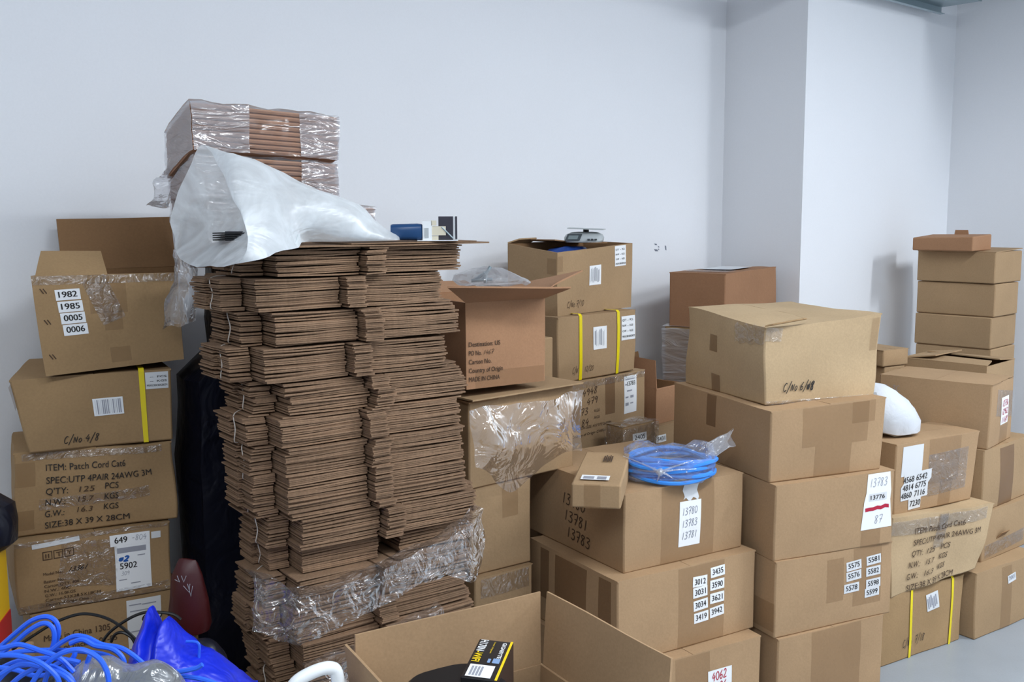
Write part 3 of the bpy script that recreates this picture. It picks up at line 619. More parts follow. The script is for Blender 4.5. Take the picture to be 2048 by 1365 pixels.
# scale
sc = empty('digital_scale', at(1166, 481, 3.87), R_(-9), 'small grey digital scale with a flat weighing plate, on the open carton', 'scale'); sc.location.z = s1.root.location.z + .2605
loops = []
for z, sx, sy in ((0, .068, .058), (.006, .073, .062), (.018, .074, .062), (.028, .068, .056), (.036, .05, .042), (.038, .03, .03)):
    loops.append([Vector((math.copysign(abs(math.cos(a)) ** .45, math.cos(a)) * sx + .004, math.copysign(abs(math.sin(a)) ** .45, math.sin(a)) * sy + (z * .5), z)) for a in [j / 32 * 6.283 for j in range(32)]])
MB().loft(loops, cap0=True, cap1=True).build('scale_body', GREYP, sc)
dp = MB().grid(lambda u, v: Vector((-.062 + .055 * u + .008 * v, -.0635 + .022 * v, .007 + .024 * v)), 4, 4).build('display_frame', DGREY, sc)
MB().grid(lambda u, v: Vector((-.052 + .036 * u + .004 * v, -.0622 + .013 * v, .0115 + .0141 * v)), 2, 2).build('display', LCD, dp)
MB().tube([(.01, .015, .036), (.01, .015, .050)], .011, 12).build('post', BLK, sc)
MB().slab(lambda u, v: Vector((-.055 + .135 * u, -.05 + .13 * v, .0545 - .006 * u)), .0035, 2, 2).build('weighing_plate', GREYP, sc)
for i in range(3): MB().box((.022 + .013 * i, -.0655, .008), (.031 + .013 * i, -.058, .014)).build('button', DGREY, sc)
# ================================================================== stack left of it, next to the tower
d5 = Carton('carton', 'hidden brown carton at the foot of the stack beside the tower', 'carton', (-.118, 2.90, 0), .95, .25, .2, .24, KRT, flaps=False, n=4)
d4 = Carton('carton', 'low brown carton just above the floor, right of the tall flattened stack', 'carton', (-.112, 2.885, .24), .93, .30, .215, .244, KRT, seed=80, crush=.008)
d4.decal('clear_tape', 'R', .02, .18, .18, .06, CLEAR)
d3 = Carton('carton', 'plain brown carton under the carton draped in clear film, beside the tower', 'carton', (-.125, 2.90, .486), .93, .30, .225, .262, KRT, seed=81)
d3.decal('tape', 'R', .115, .16, .06, .10, TAPE)
d2 = Carton('carton', 'brown carton draped with a clear plastic sheet, beside the tower', 'carton', (-.125, 2.90, .75), .86, .38, .42, .268, KRT, seed=82, flaps=False)
d2.flap('top_flap', [(-.01, -.03, .272), (.43, -.035, .276), (.42, .36, .276), (0, .36, .272)], th=.005, amp=.003)
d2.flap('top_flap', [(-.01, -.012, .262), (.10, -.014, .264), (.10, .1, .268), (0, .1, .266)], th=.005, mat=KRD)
def sheet_pts(px, y, nu, nv, amp, freq, seed, bulge=0, th=0):
    """px: 4 corner pixels (top left, top right, bottom right, bottom left) with distances y"""
    P = [at(a, b_, yy) for (a, b_), yy in zip(px, y)]
    def fn(u, v):
        p = P[0].lerp(P[1], u).lerp(P[3].lerp(P[2], u), v)
        k = nz(p, freq, seed) * amp + nz(p, freq * 2.7, seed + 1) * amp * .4
        return p + Vector((k.x, k.y, k.z * (1 if 0 < v < 1 else .5))) + Vector((0, -bulge * 4 * v * (1 - v), 0))
    return fn
# film over the front of that carton
fl = empty('plastic_sheet', at(1040, 850, 2.85), 0, 'clear crumpled plastic sheet hanging over a carton right of the tower', 'plastic sheet')
il = fl.location.copy()
f0 = sheet_pts([(938, 812), (1172, 783), (1156, 912), (938, 890)], (2.77, 3.04, 3.02, 2.77), 1, 1, 0, 1, 1)
def fdr(u, v):
    a = 938 + (1170 - 938) * u - 14 * u * v; low = 905 + 75 * math.exp(-((u - .42) / .22) ** 2) + 20 * (1 - u)
    top = 828 - 44 * u; b_ = top + (low - top) * v; y = 2.80 + .255 * u - .03 * math.sin(3.1 * u) * math.sin(3 * v) - .012
    p = at(a, b_, y); return p + nz(p, 7, 5) * .022 + nz(p, 19, 6) * .007 - il
MB().grid(fdr, 40, 26).build('film', FILMD, fl)
d1 = Carton('open_carton', 'open carton printed with destination lines, front flap raised, beside the tower', 'carton', (-.132, 2.90, 1.047), .98, .34, .278, .252, KRO, seed=83, open_=True, crush=.002, dc={'Nb': (0, 0, 0)}, inner=KRO)
def wl_(b, q): return b.root.location + Matrix.Rotation(b.root.rotation_euler.z, 3, 'Z') @ Vector(q)
d1.flap('front_flap', [wl_(d1, (0, 0, .251)), wl_(d1, (.278, 0, .251)), at(1143, 577, 2.93), at(896, 577, 2.76)], th=.005, amp=.003, world=True)
d1.flap('back_flap', [(.278, .34, .251), (0, .34, .251), (-.0, .46, .275), (.278, .46, .275)], seed=3)
d1.flap('side_flap', [wl_(d1, (.278, 0, .251)), wl_(d1, (.278, .34, .251)), at(1166, 544, 3.40), at(1106, 573, 3.12)], seed=5, world=True, amp=.002)
for i, (t, w_) in enumerate((('Destination: US', .105), ('PO No.', .042), ('Carton No.', .075), ('Country of Origin', .115), ('MADE IN CHINA', .105))): d1.text('R', t, .008, .124 - i * .0255, .0135, INKB, width=w_, bold=.012)
d1.text('R', '1467', .055, .099, .013, INKB, hand=True, width=.035, pen=.1, slant=.3)
d1.decal('tape', 'R', .03, .0, .245, .05, TAPE)
# bag with metal brackets on its flaps
mb_ = empty('parts_bag', at(985, 572, 2.93), 0, 'clear bag of metal brackets on the raised flaps beside the tower', 'bag'); mb_.location.z += .004
loops = []
for z, rx, ry in ((0, .10, .05), (.012, .11, .055), (.03, .085, .042), (.045, .05, .025), (.052, .012, .008)):
    loops.append([Vector((math.cos(j / 22 * 6.283) * rx - (.02 if z > .02 else 0), math.sin(j / 22 * 6.283) * ry, z)) for j in range(22)])
MB().loft(loops, cap0=True, cap1=True).disp(.010, 26, 8).build('bag_film', FILMH, mb_)
m = MB()
for a, b_ in (((-.06, -.02, .012), (.0, -.02, .016)), ((-.03, -.02, .012), (-.005, -.015, .052)), ((-.055, 0, .01), (-.02, -.02, .035)), ((-.02, -.03, .006), (-.018, -.03, .03))): m.tube([a, b_], .005, 6)
m.build('metal_bracket', STEEL, mb_)
# open carton with flaps behind, small cartons with numbers
hu = Carton('carton', 'hidden brown carton below the carton numbered 5431', 'carton', (.60, 4.03, 0), .75, .12, .12, .44, KRT, flaps=False, n=4)
n5 = Carton('carton', 'brown carton numbered 5431, just behind the right front stack', 'carton', (.572, 4.0, .44), .75, .2, .2, .26, KRT, seed=90)
num_sticker(n5, 'R', '5431', .004, .195, .066, .03, 0)
uo = Carton('open_carton', 'open carton with flaps up, between the middle back stack and the dented carton', 'carton', (.581, 4.05, .702), .75, .22, .21, .146, KRO, seed=91, open_=True, n=8)
uo.flap('flap', [(0, .22, .146), (0, 0, .146), (.03, .03, .256), (.01, .24, .275)], mat=KRR, seed=2)
uo.flap('flap', [(0, .22, .146), (.21, .22, .146), (.22, .25, .255), (0.02, .25, .255)], mat=KRD, seed=3)
uo.flap('flap', [(0, 0, .146), (.21, 0, .146), (.2, .09, .12), (.01, .09, .12)], seed=4)
h4 = Carton('carton', 'hidden brown carton below the film wrapped carton numbered 2405', 'carton', (.425, 3.65, 0), .86, .05, .1, .52, KRT, flaps=False, n=4)
n4 = Carton('wrapped_carton', 'small film wrapped carton numbered 2405, behind the blue cable coil', 'carton', (.401, 3.60, .52), .86, .09, .17, .264, KRB, seed=92)
num_sticker(n4, 'R', '2405', .045, .205, .075, .03, 0); num_sticker(n4, 'R', '3021', .05, .168, .075, .03, 0)
wrap_film(n4, .006, FILM, seed=4, amp=.01)
sb = Carton('small_carton', 'narrow upright carton squeezed between two stacks, behind the destination carton', 'carton', (.10, 3.42, .94), .75, .1, .06, .192, KRT, seed=93, flaps=False)
h6 = Carton('carton', 'hidden brown carton under the narrow upright carton', 'carton', (.10, 3.42, 0), .75, .1, .06, .94, KRT, flaps=False, n=3)
# ================================================================== the tall tower of strapped flattened cartons
TY = .95; TR = Vector((math.sin(TY), math.cos(TY), 0)); TL = Vector((-math.cos(TY), math.sin(TY), 0)); T0 = Vector((-.545, 2.30, 0)); TROT = math.pi / 2 - TY
def tw(x, y, z): return T0 + TR * x + TL * y + Vector((0, 0, z))
def sheet_mesh(seed, tab=True, reach=.0):
    rnd = random.Random(seed); m = MB(); th = .0040
    ph = rnd.uniform(0, 6); am = rnd.uniform(.0006, .0016)
    def zz(x, y): return am * math.sin(7 * x + ph) + .0012 * math.sin(19 * x + 2 * ph + 4 * y)
    def piece(x0, x1, y0, y1, dz=0, nx=4):
        j0, j1 = rnd.uniform(-.002, .002), rnd.uniform(-.002, .002)
        def fn(u, v):
            x = x0 + (x1 - x0) * u; y = y0 + (y1 - y0) * v + (j0 * (1 - u) + j1 * u) * (1 - v)
            return Vector((x, y, zz(x, y) + dz + th))
        m.slab(fn, th, nx, 1)
    j = lambda a: rnd.uniform(-a, a)
    piece(.04 + j(.006), .53 + j(.008), .10, .36, 0, 6)
    piece(-.030 + j(.003), .022, .066 + j(.003), .14)
    piece(-.040 + j(.005), .045, .135 + j(.004), .22)
    piece(.03 + j(.002), .234, .0 + j(.003), .13, 0, 5)
    if tab: piece(.241 + j(.002), .291 + j(.002), -.030 + j(.003), .13, 0, 3)
    piece(.296, .515 + j(.003), .0 + j(.003), .13, 0, 5)
    piece(.505, .552 + j(.004), .075 + j(.004), .13, 0, 2)
    me = bpy.data.meshes.new('flattened_carton'); me.from_pydata([tuple(v) for v in m.v], [], m.f); me.materials.append(SHEET); me.update(); return me
SH = [sheet_mesh(s) for s in range(9)]; SHN = [sheet_mesh(s + 40, tab=False) for s in range(4)]
ZB = [1.474, 1.410, 1.332, 1.250, 1.166, 1.088, 1.011, .920, .836, .756, .693, .615, .536, .448, .372]
DX = [-.012, -.057, -.022, -.046, .006, -.012, .0, .005, .022, .04, .02, .01, .035, .03]
RGT = [0, -.008, 0, 0, .006, .0, .004, .002, .0, -.03, .0, .004, .012, .01]
ORD = ['topmost', 'second', 'third', 'fourth', 'fifth', 'sixth', 'seventh', 'eighth', 'ninth', 'tenth', 'eleventh', 'twelfth', 'thirteenth', 'fourteenth']
for k in range(14):
    zt, zb = ZB[k] - (.002 if k else 0), ZB[k + 1]
    n = int(round((zt - zb) / .0045)); step = (zt - zb - .002) / n; rnd = random.Random(100 + k)
    extra = {9: ', recessed above the film', 10: ', behind the clear film', 12: ', below the clear film'}.get(k, '')
    root = empty('carton_bundle', tw(DX[k], (.03 if k == 9 else 0), zb), TROT + rnd.uniform(-.012, .012), (ORD[k] + ' bundle' + (' from the top' if k else '') + ' of flattened cartons in the tower' + extra), 'bundle', 'strapped bundles in the tall tower')
    dx = dy = 0; gx = 0
    for i in range(n):
        dx = dx * .8 + rnd.uniform(-.0018, .0018); dy = dy * .7 + rnd.uniform(-.0015, .0015)
        if rnd.random() < .11: gx = rnd.uniform(-.011, .011)
        o = bpy.data.objects.new('flattened_carton', rnd.choice(SHN if k == 9 else SH)); COL.objects.link(o); o.parent = root
        o.location = (dx + gx, dy, i * step + .0006); o.scale = (1 + rnd.uniform(-.01, .01), 1, 1 if step > .0046 else .9)
    H = zt - zb
    x = -.034 + rnd.uniform(-.005, .005)
    MB().tube(spline([(x + .05, .16, H + .0005), (x + .02, .14, H + .001), (x - .003, .120, H - .006), (x + rnd.uniform(-.004, .002), .112, H * .5), (x - .003, .120, .006), (x + .02, .14, 0), (x + .05, .16, 0)], 5), .0013, 5).build('string', STRING, root)
tb = Carton('carton', 'hidden brown carton carrying the tower of flattened cartons', 'carton', tw(.05, .02, 0), TY, .32, .45, .370, KRT, flaps=False, n=4)
# loose sheets on top
ls = empty('cardboard_sheet', tw(0, 0, 1.4745), TROT, 'flat loose cardboard sheet overhanging the top of the tall tower', 'sheet')
MB().slab(lambda u, v: Vector((-.02 + .595 * u, -.035 + .36 * v, .0045 + .001 * math.sin(8 * u))), .0035, 8, 1).build('sheet', SHEET, ls)
ls2 = empty('cardboard_sheet', tw(0, 0, 1.480), TROT, 'short upper cardboard sheet lying under the tape dispenser', 'sheet')
MB().slab(lambda u, v: Vector((.19 + .35 * u, -.03 + .22 * v, .0035)), .003, 4, 1).build('sheet', SHEET, ls2)
ZT = 1.4845
# black wrapped block behind the tower
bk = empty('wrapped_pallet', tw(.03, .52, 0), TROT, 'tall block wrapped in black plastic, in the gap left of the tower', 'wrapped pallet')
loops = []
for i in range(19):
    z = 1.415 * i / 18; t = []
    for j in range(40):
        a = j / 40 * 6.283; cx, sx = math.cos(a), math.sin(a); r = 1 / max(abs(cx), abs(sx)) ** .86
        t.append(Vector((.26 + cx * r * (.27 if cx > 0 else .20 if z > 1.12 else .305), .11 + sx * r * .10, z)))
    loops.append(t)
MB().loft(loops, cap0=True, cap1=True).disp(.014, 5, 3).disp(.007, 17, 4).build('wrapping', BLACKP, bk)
# ================================================================== film wrapped bundles on the tower
def wrapped_bundle(label, pos, yaw, wr, wl, h, n, seed, tilt=0, drop=0, mid=(.36, .72)):
    root = empty('wrapped_bundle', pos, math.pi / 2 - yaw, label, 'bundle', 'film wrapped bundles above the tower'); rnd = random.Random(seed)
    def wz(x, y): return tilt * x - drop * (y / wl) ** 1.3
    for i in range(n):
        z0 = h * i / n; t = h / n; j = rnd.uniform(-.003, .003)
        prof = []
        def loop(x, shr=0):
            return [Vector((x, y + j, z0 + dz + wz(x, y))) for y, dz in ((.0 + shr, t * .5), (.003 + shr, t * .85), (.012 + shr, t * .96), (wl, t * .96), (wl, t * .04), (.012 + shr, t * .04), (.003 + shr, t * .15))]
        m = MB(); xs = [0, wr * mid[0] - .003, wr * mid[0], wr * mid[1], wr * mid[1] + .003, wr]
        m.loft([loop(x + rnd.uniform(-.002, .002), s_) for x, s_ in zip(xs, (.002, .002, 0, 0, .003, .003))], cap0=True, cap1=True).build('flattened_carton', SHEETW, root)
    m = MB(); e = .005
    def w3(x, y, z): p = Vector((x, y, z + wz(x, max(y, 0)))); return p + nz(p * 1.0, 16, seed) * .006 + nz(p, 40, seed) * .002
    for a, b_ in ((-e, wr * mid[0]), (wr * mid[1], wr + e)): m.grid(lambda u, v, a=a, b_=b_: w3(a + (b_ - a) * u, -e, h * v), 14, 8)
    m.grid(lambda u, v: w3(-e, wl * (1 - u), h * v), 10, 8); m.grid(lambda u, v: w3(wr + e, wl * u, h * v), 8, 8)
    m.grid(lambda u, v: w3(-e + (wr + 2 * e) * u, wl * v, h + .004), 14, 8)
    m.build('plastic_film', FILMG, root)
    m = MB(); m.grid(lambda u, v: w3(wr * mid[0] + wr * (mid[1] - mid[0]) * u, -e, h * v), 14, 8); o = m.build('clear_film', FILMW, root)
    return root
WB = Vector((-.796, 2.60, 0))
w3_ = wrapped_bundle('lowest film wrapped bundle, peeking out behind the white bag', WB + Vector((.03, .0, 1.478)), .85, .50, .17, .108, 7, 3, tilt=-.03, drop=.068)
w2_ = wrapped_bundle('second film wrapped bundle of flattened cartons, torn film at its right end', WB + Vector((.006, .002, 1.595)), .85, .405, .17, .108, 8, 5, tilt=-.03, drop=.068)
w1_ = wrapped_bundle('topmost film wrapped bundle of flattened cartons against the wall', WB + Vector((.0, .0, 1.714)), .85, .418, .17, .118, 9, 7, tilt=-.03, drop=.068)
# loose film hanging off their left end and right end
tf = empty('loose_film', at(330, 360, 2.72), 0, 'torn grey stretch film hanging at the left end of the wrapped bundles', 'plastic film')
il2 = tf.location.copy()
def ftl(u, v):
    b_ = 255 + 160 * v; a = 372 - 55 * v ** 1.3 + (u - .5) * (34 + 14 * v); p = at(a, b_, 2.70 + .05 * u + .02 * math.sin(6 * v)); return p + nz(p, 20, 8) * .016 + nz(p, 50, 9) * .006 - il2
MB().grid(ftl, 14, 24).build('film', FILMG, tf)
# ================================================================== big white bag lying on the tower
wbag = empty('plastic_bag', tw(.05, .12, ZT), 0, 'large translucent white plastic bag lying open on top of the tower', 'bag'); ob_ = wbag.location.copy()
mouth = [(405, 291, 2.42), (384, 325, 2.46), (364, 365, 2.50), (347, 410, 2.52), (341, 445, 2.52), (347, 480, 2.48), (356, 512, 2.42), (380, 534, 2.34), (420, 539, 2.24), (462, 530, 2.15), (488, 516, 2.12), (499, 492, 2.12), (494, 462, 2.15), (480, 422, 2.20), (462, 385, 2.26), (445, 350, 2.32), (430, 318, 2.37)]
L0 = [at(*p) for p in mouth]; nm = len(L0)
def sec(T, B, ymid, dep, yb=None):
    t, b_ = at(*T, ymid), at(*B, ymid if yb is None else yb); out = []
    for k in range(nm):
        # 0 = top, then far side, bottom (k=8), near side
        a = 6.283 * (k / 16 * .5 if k <= 8 else .5 + (k - 8) / 9 * .5)
        h_ = .5 + .5 * math.cos(a); p = b_.lerp(t, h_); p.y += dep * math.sin(a); out.append(p)
    return out
secs = [L0, sec((470, 309), (535, 522), 2.36, .10, 2.17), sec((530, 328), (580, 503), 2.38, .10, 2.26), sec((600, 362), (625, 493), 2.42, .105), sec((660, 390), (672, 492), 2.44, .10), sec((715, 412), (718, 491), 2.46, .085), sec((755, 438), (757, 490), 2.48, .06), sec((785, 462), (785, 489), 2.50, .035), sec((800, 472), (800, 487), 2.51, .02)]
fine = []
for k in range(len(secs) - 1):
    for s_ in range(4):
        fine.append([Vector(q) for q in zip(*[[(.5 * ((2 * b_[c]) + (c2[c] - a[c]) * (s_ / 4) + (2 * a[c] - 5 * b_[c] + 4 * c2[c] - d[c]) * (s_ / 4) ** 2 + (3 * b_[c] - a[c] - 3 * c2[c] + d[c]) * (s_ / 4) ** 3)) for a, b_, c2, d in zip(secs[max(k - 1, 0)], secs[k], secs[k + 1], secs[min(k + 2, len(secs) - 1)])] for c in range(3)])])
fine.append(secs[-1])
# resample each loop to a finer one
fine = [spline(l, 3, closed=True) for l in fine]
m = MB().loft(fine, cap1=True)
for i, p in enumerate(m.v):
    k_ = min(1, (p - L0[0]).length * 3)
    q = nz(p, 8, 12) * .010 * k_ + nz(p, 20, 13) * .004; w_ = Vector((p.x * .9 + p.z * .7, p.y * .6, (p.z - p.x * .8) * 2.2)); q += Vector((-.2, -.6, .6)) * (.022 * (.25 - abs(noise.noise(w_ * 6))) * k_)
    m.v[i] = p + q
    q = m.v[i]; lx, ly = (q - T0).dot(TR), (q - T0).dot(TL)
    if ly > -.045 and lx > -.07 and q.z < ZT + .003: m.v[i].z = ZT + .003 + (.02 if ly < -.03 else 0)
m.v = [v - ob_ for v in m.v]
m.build('bag_body', WBAG, wbag, angle=60)
bi = empty('black_part', at(450, 474, 2.30), 0, 'black slotted part lying inside the open mouth of the white bag', 'part')
m = MB()
for k in range(4): m.box((-.025, -.01, -.008 + .005 * k), (.10, .05, -.0055 + .005 * k))
m.build('slats', BLK, bi, smooth=False); MB().box((.0, .0, -.009), (.10, .05, .012)).build('core', BLACKP, bi)
# clear film hanging below the bag mouth
hf = empty('clear_bag', at(380, 580, 2.38), 0, 'clear plastic hanging down below the mouth of the white bag', 'plastic film'); il3 = hf.location.copy()
def fh(u, v):
    b_ = 470 + (660 - 22 * u - 470) * v; a = (347 - 18 * v) + (36 + 40 * v) * u + 8 * math.sin(5 * v); p = at(a, b_ + 26 * (1 - v), 2.58 + .02 * math.sin(7 * u)); return p + nz(p, 14, 4) * .012 + nz(p, 40, 3) * .004 - il3
MB().grid(fh, 16, 24).build('film', FILMH, hf)
# tape dispenser
td = empty('tape_dispenser', at(843, 488, 2.52), TROT - .55, 'blue and cream hand tape dispenser lying at the top right of the tower', 'tape dispenser'); td.location.z = ZT
loops = []
for x, k in ((-.075, .9), (-.07, 1), (-.01, 1.05), (0, 1), (.003, .85)):
    loops.append([Vector((x, .02 + math.copysign(abs(math.cos(a)) ** .5, math.cos(a)) * .026 * k, .022 + math.copysign(abs(math.sin(a)) ** .5, math.sin(a)) * .020 * k)) for a in [j / 24 * 6.283 for j in range(24)]])
MB().loft(loops, cap0=True, cap1=True).build('handle', NAVYP, td)
MB().box((.003, -.006, .002), (.026, .044, .048)).build('frame', WHITEP, td); MB().box((.008, -.0075, .008), (.018, -.006, .032)).build('slot', GREYP, td)
m = MB().box((.026, -.004, .014), (.060, .04, .036)).box((.024, -.006, .038), (.037, .042, .050)).box((.026, -.006, .002), (.042, .042, .012)); m.build('clip', CREAM, td)
m = MB().box((.042, .0, .003), (.078, .045, .060)).box((.083, -.004, .004), (.088, .048, .060)); m.build('blade_plate', DARKP, td)
MB().box((.079, -.002, .004), (.083, .046, .061)).build('plate_edge', WHITEP, td); MB().tube([(.05, -.004, .034), (.078, -.006, .006)], .0018, 6).build('spring', STEEL, td)
MB().slab(lambda u, v: Vector((-.01 + .10 * u, -.012 + .05 * v, .002)), .0015, 2, 2).build('base_plate', WHITEP, td)
# clear films across the lower tower
def tower_film(name, label, rows, seed, mat=FILM, nu=46, nv=16, amp=.010):
    """rows: (x along the tower front, z top, z bottom, y outwards) samples"""
    root = empty(name, tw(rows[0][0], 0, rows[0][2]), 0, label, 'plastic film'); o_ = root.location.copy()
    X = [r[0] for r in rows]
    def samp(x, c):
        for a, b_ in zip(rows[:-1], rows[1:]):
            if x <= b_[0] + 1e-6: t = (x - a[0]) / (b_[0] - a[0]); return a[c] + (b_[c] - a[c]) * t
        return rows[-1][c]
    def fn(u, v):
        x = X[0] + (X[-1] - X[0]) * u; zt, zb, y = samp(x, 1), samp(x, 2), samp(x, 3)
        p = tw(x, y - .012 + .04 * (v < .04), zt + (zb - zt) * v); return p + nz(p, 13, seed) * amp + nz(p, 34, seed + 2) * amp * .5 - o_
    MB().grid(fn, nu, nv).build('film', mat, root); return root
tower_film('plastic_sheet', 'crumpled clear plastic sheet across the lower part of the tower', [(-.07, .735, .60, .0), (-.02, .72, .56, -.02), (.02, .685, .555, -.045), (.1, .675, .575, -.05), (.2, .695, .60, -.06), (.3, .72, .625, -.06), (.42, .74, .64, -.05), (.5, .765, .60, -.05), (.545, .79, .66, -.03)], 11)
tower_film('plastic_sheet', 'clear plastic sheet at the tower foot, behind the open front carton', [(.035, .50, .33, -.06), (.15, .515, .34, -.065), (.25, .53, .35, -.07), (.36, .55, .38, -.065), (.41, .57, .42, -.05)], 15, nu=36)
# ================================================================== left stack
h = Carton('carton', 'hidden brown carton at the foot of the left stack', 'carton', (-1.15, 2.60, 0), 1.07, .2, .24, .35, KRT, flaps=False, n=4)
l5 = Carton('carton', 'brown carton labelled 6077, low in the left stack behind the cables', 'carton', (-1.225, 2.48, .35), 1.06, .32, .372, .195, KRB, seed=101, crush=.006)
p = l5.decal('shipping_label', 'R', .232, .055, .085, .132, PAPERG); l5.text('R', '6077', .268, .125, .018, INK, p, width=.055, bold=.008)
q_ = l5.decal('red_sticker', 'R', .278, .075, .035, .038, REDP, 10, off=.0016, parent=p)
for a, z, w_, h_ in ((.238, .172, .03, .003), (.27, .17, .035, .003), (.24, .155, .05, .003), (.24, .10, .03, .003)): l5.decal('label_print', 'R', a, z, w_, h_, INKL, off=.0016, parent=p, n=2)
l5.text('R', 'Made in China 1305', .03, .12, .016, INKB, width=.16, bold=.004); l5.text('R', 'Unit of packing 01-05', .035, .09, .014, INKB, width=.17, bold=.004)
l4 = Carton('carton', 'film wrapped brown carton labelled 649 and 5902, in the left stack', 'carton', (-1.245, 2.465, .547), 1.05, .32, .376, .188, KRB, seed=102, crush=.007)
p = l4.decal('shipping_label', 'R', .232, .022, .092, .130, PAPER, 0); 
l4.decal('number_strip', 'R', .222, .142, .102, .030, PAPER, 0, off=.0015, parent=p); l4.text('R', '649', .233, .150, .016, INK, p, width=.033, bold=.01, off=.0026); l4.text('R', '-804', .276, .152, .014, INKL, p, hand=True, width=.04, pen=.09, off=.0026)
l4.decal('grey_band', 'R', .238, .122, .075, .014, INKL, 0, off=.0016, parent=p); l4.text('R', '5902', .243, .080, .016, INK, p, width=.045, bold=.01); l4.text('R', '*2', .240, .100, .013, BLUEINK, p, hand=True, width=.028, pen=.3); l4.text('R', '309', .246, .063, .010, INKL, p, hand=True, width=.022, pen=.1)
for a, z, w_ in ((.24, .05, .02), (.27, .038, .025), (.29, .11, .02)): l4.decal('label_print', 'R', a, z, w_, .0025, INKL, off=.0016, parent=p, n=2)
l4.decal('paper_scrap', 'R', .328, .150, .024, .018, PAPERG)
m_ = l4
for k in range(3):
    for (a, z, w_, h_) in ((0, 0, .022, .002), (0, .020, .022, .002), (0, 0, .002, .022), (.020, 0, .002, .022)): m_.decal('printed_symbol', 'R', .063 + k * .025 + a, .138 + z, w_, h_, INKB, n=2)
m_.text('R', 'II', .069, .143, .011, INKB, width=.009, name='printed_symbol'); m_.text('R', 'T', .094, .143, .012, INKB, width=.013, name='printed_symbol'); m_.text('R', 'Y', .119, .143, .012, INKB, width=.011, name='printed_symbol')
for i, (t, w_) in enumerate((('Model No.:', .045), ('Batter No.:', .05), ('Carton QTY: 400', .08), ('N.W.: 40C', .06), ('G.W.: 16.0KGS', .07), ('Carton:53X28.5X18CM', .13), ('Country of Origin: China', .10))): m_.text('R', t, .062, .098 - i * .0125 - (.008 if i else 0), .0075, INKB, width=w_, bold=.006)
m_.text('R', '13361', .118, .098, .011, INK, hand=True, width=.045, pen=.13, slant=.4)
for z, r in ((.004, 0), (.016, 1), (.178, 0)): m_.decal('clear_tape', 'R', .0, z, .37, .012, CLEAR, r, n=14)
m_.decal('white_tape', 'R', .04, .172, .11, .012, PAPERG, 2); m_.decal('clear_tape', 'R', .10, .05, .14, .12, CLEAR, -8)
l3 = Carton('carton', 'crushed patch cord carton in the left stack, bulging black print', 'carton', (-1.255, 2.50, .737), 1.14, .30, .383, .216, KRB, seed=103, crush=.014, bulge=.012, freq=6, dc={'Nt': (-.004, .01, 0), 'Rb': (0, 0, .004), 'Nb': (.004, .01, 0)})
for t, a, z, wd in (('ITEM: Patch Cord Cat6', .075, .166, .19), ('SPEC:UTP 4PAIR 24AWG 3M', .075, .134, .255), ("Q'TY:", .075, .106, .05), ('PCS', .213, .110, .034), ('N.W.:', .075, .077, .045), ('KGS', .213, .081, .034), ('G.W.:', .075, .047, .045), ('KGS', .213, .052, .034), ('SIZE:38 X 39 X 28CM', .075, .017, .195)):
    l3.text('R', t, a, z, .0165, INK, width=wd, bold=.002)
for t, a, z in (('125', .150, .107), ('15.7', .149, .080), ('16.3', .149, .051)): l3.text('R', t, a, z, .0145, INKB, width=.037, shear=.1)
l3.decal('clear_tape', 'R', .02, .195, .34, .018, CLEAR, 0, n=14); l3.decal('tape', 'R', .0, .02, .05, .05, TAPE); l3.decal('tape', 'R', .0, .13, .05, .06, TAPE); l3.decal('clear_tape', 'R', .06, .07, .26, .03, CLEAR, 2, n=10)
l2 = Carton('carton', 'carton with one yellow strap marked 4 of 8, in the left stack', 'carton', (-1.222, 2.49, .957), 1.08, .33, .360, .191, KRB, seed=104, crush=.007, dc={'Nt': (-.014, 0, -.002), 'Nb': (.016, .01, 0), 'Lt': (.045, 0, .008), 'Lb': (.05, 0, 0), 'Rt': (.004, 0, 0)})
strap(l2, .282, .013)
p = l2.decal('barcode_label', 'R', .168, .083, .072, .045, PAPER); random.seed(3)
for i in range(15): l2.decal('bar', 'R', .173 + .0042 * i, .087, random.choice((.0012, .002, .0026)), .037, random.choice((INKL, INKL, PAPERG)), off=.0017, parent=p, n=2)
p = l2.decal('spec_label', 'R', .297, .142, .055, .045, PAPERG)
for i, t in enumerate(('--  PCS', '--  KGS', 'MEAS:38X38X28CM')): l2.text('R', t, .300 if i == 2 else .308, .172 - i * .0115, .0055, INK, p, width=.049 if i == 2 else .04, bold=.006)
l2.text('R', 'C/NO:4/8', .085, .020, .018, INK, hand=True, width=.085, pen=.11, slant=.4)
l2.decal('tape', 'L', .30, .12, .06, .06, TAPED)
l1 = Carton('open_carton', 'open carton with stickers 1982 to 0006, on top of the left stack', 'carton', (-1.164, 2.49, 1.155), .96, .36, .345, .245, KRB, seed=105, open_=True, crush=.004, dc={'Nt': (-.012, 0, .004), 'Nb': (.012, 0, 0), 'Rt': (.0, .0, .0), 'Bt': (.10, -.02, 0), 'Lt': (.13, -.02, 0), 'Lb': (.13, -.02, 0), 'Bb': (.10, -.02, .014), 'Rb': (.008, 0, .014)})
for t, z in (('1982', .183), ('1985', .153), ('0005', .124), ('0006', .095)): num_sticker(l1, 'R', t, .048 + (.183 - z) * .09, z, .058, .027, 2, bold=.014)
for z in (.045, .13, .20):
    for d in (0, .007): l1.decal('staple', 'R', .018 + d, z - .006 if z < .2 else z, .0025, .014, INKB, 30, n=2)
l1.decal('tape', 'R', .125, .145, .09, .08, TAPE); l1.decal('tape', 'R', .155, .10, .045, .05, TAPE); l1.decal('tape', 'R', .16, .015, .05, .04, TAPE); l1.decal('clear_tape', 'R', .13, .12, .06, .12, CLEAR, 20); l1.decal('clear_tape', 'R', -.0, .222, .34, .022, CLEAR, 0, n=14)
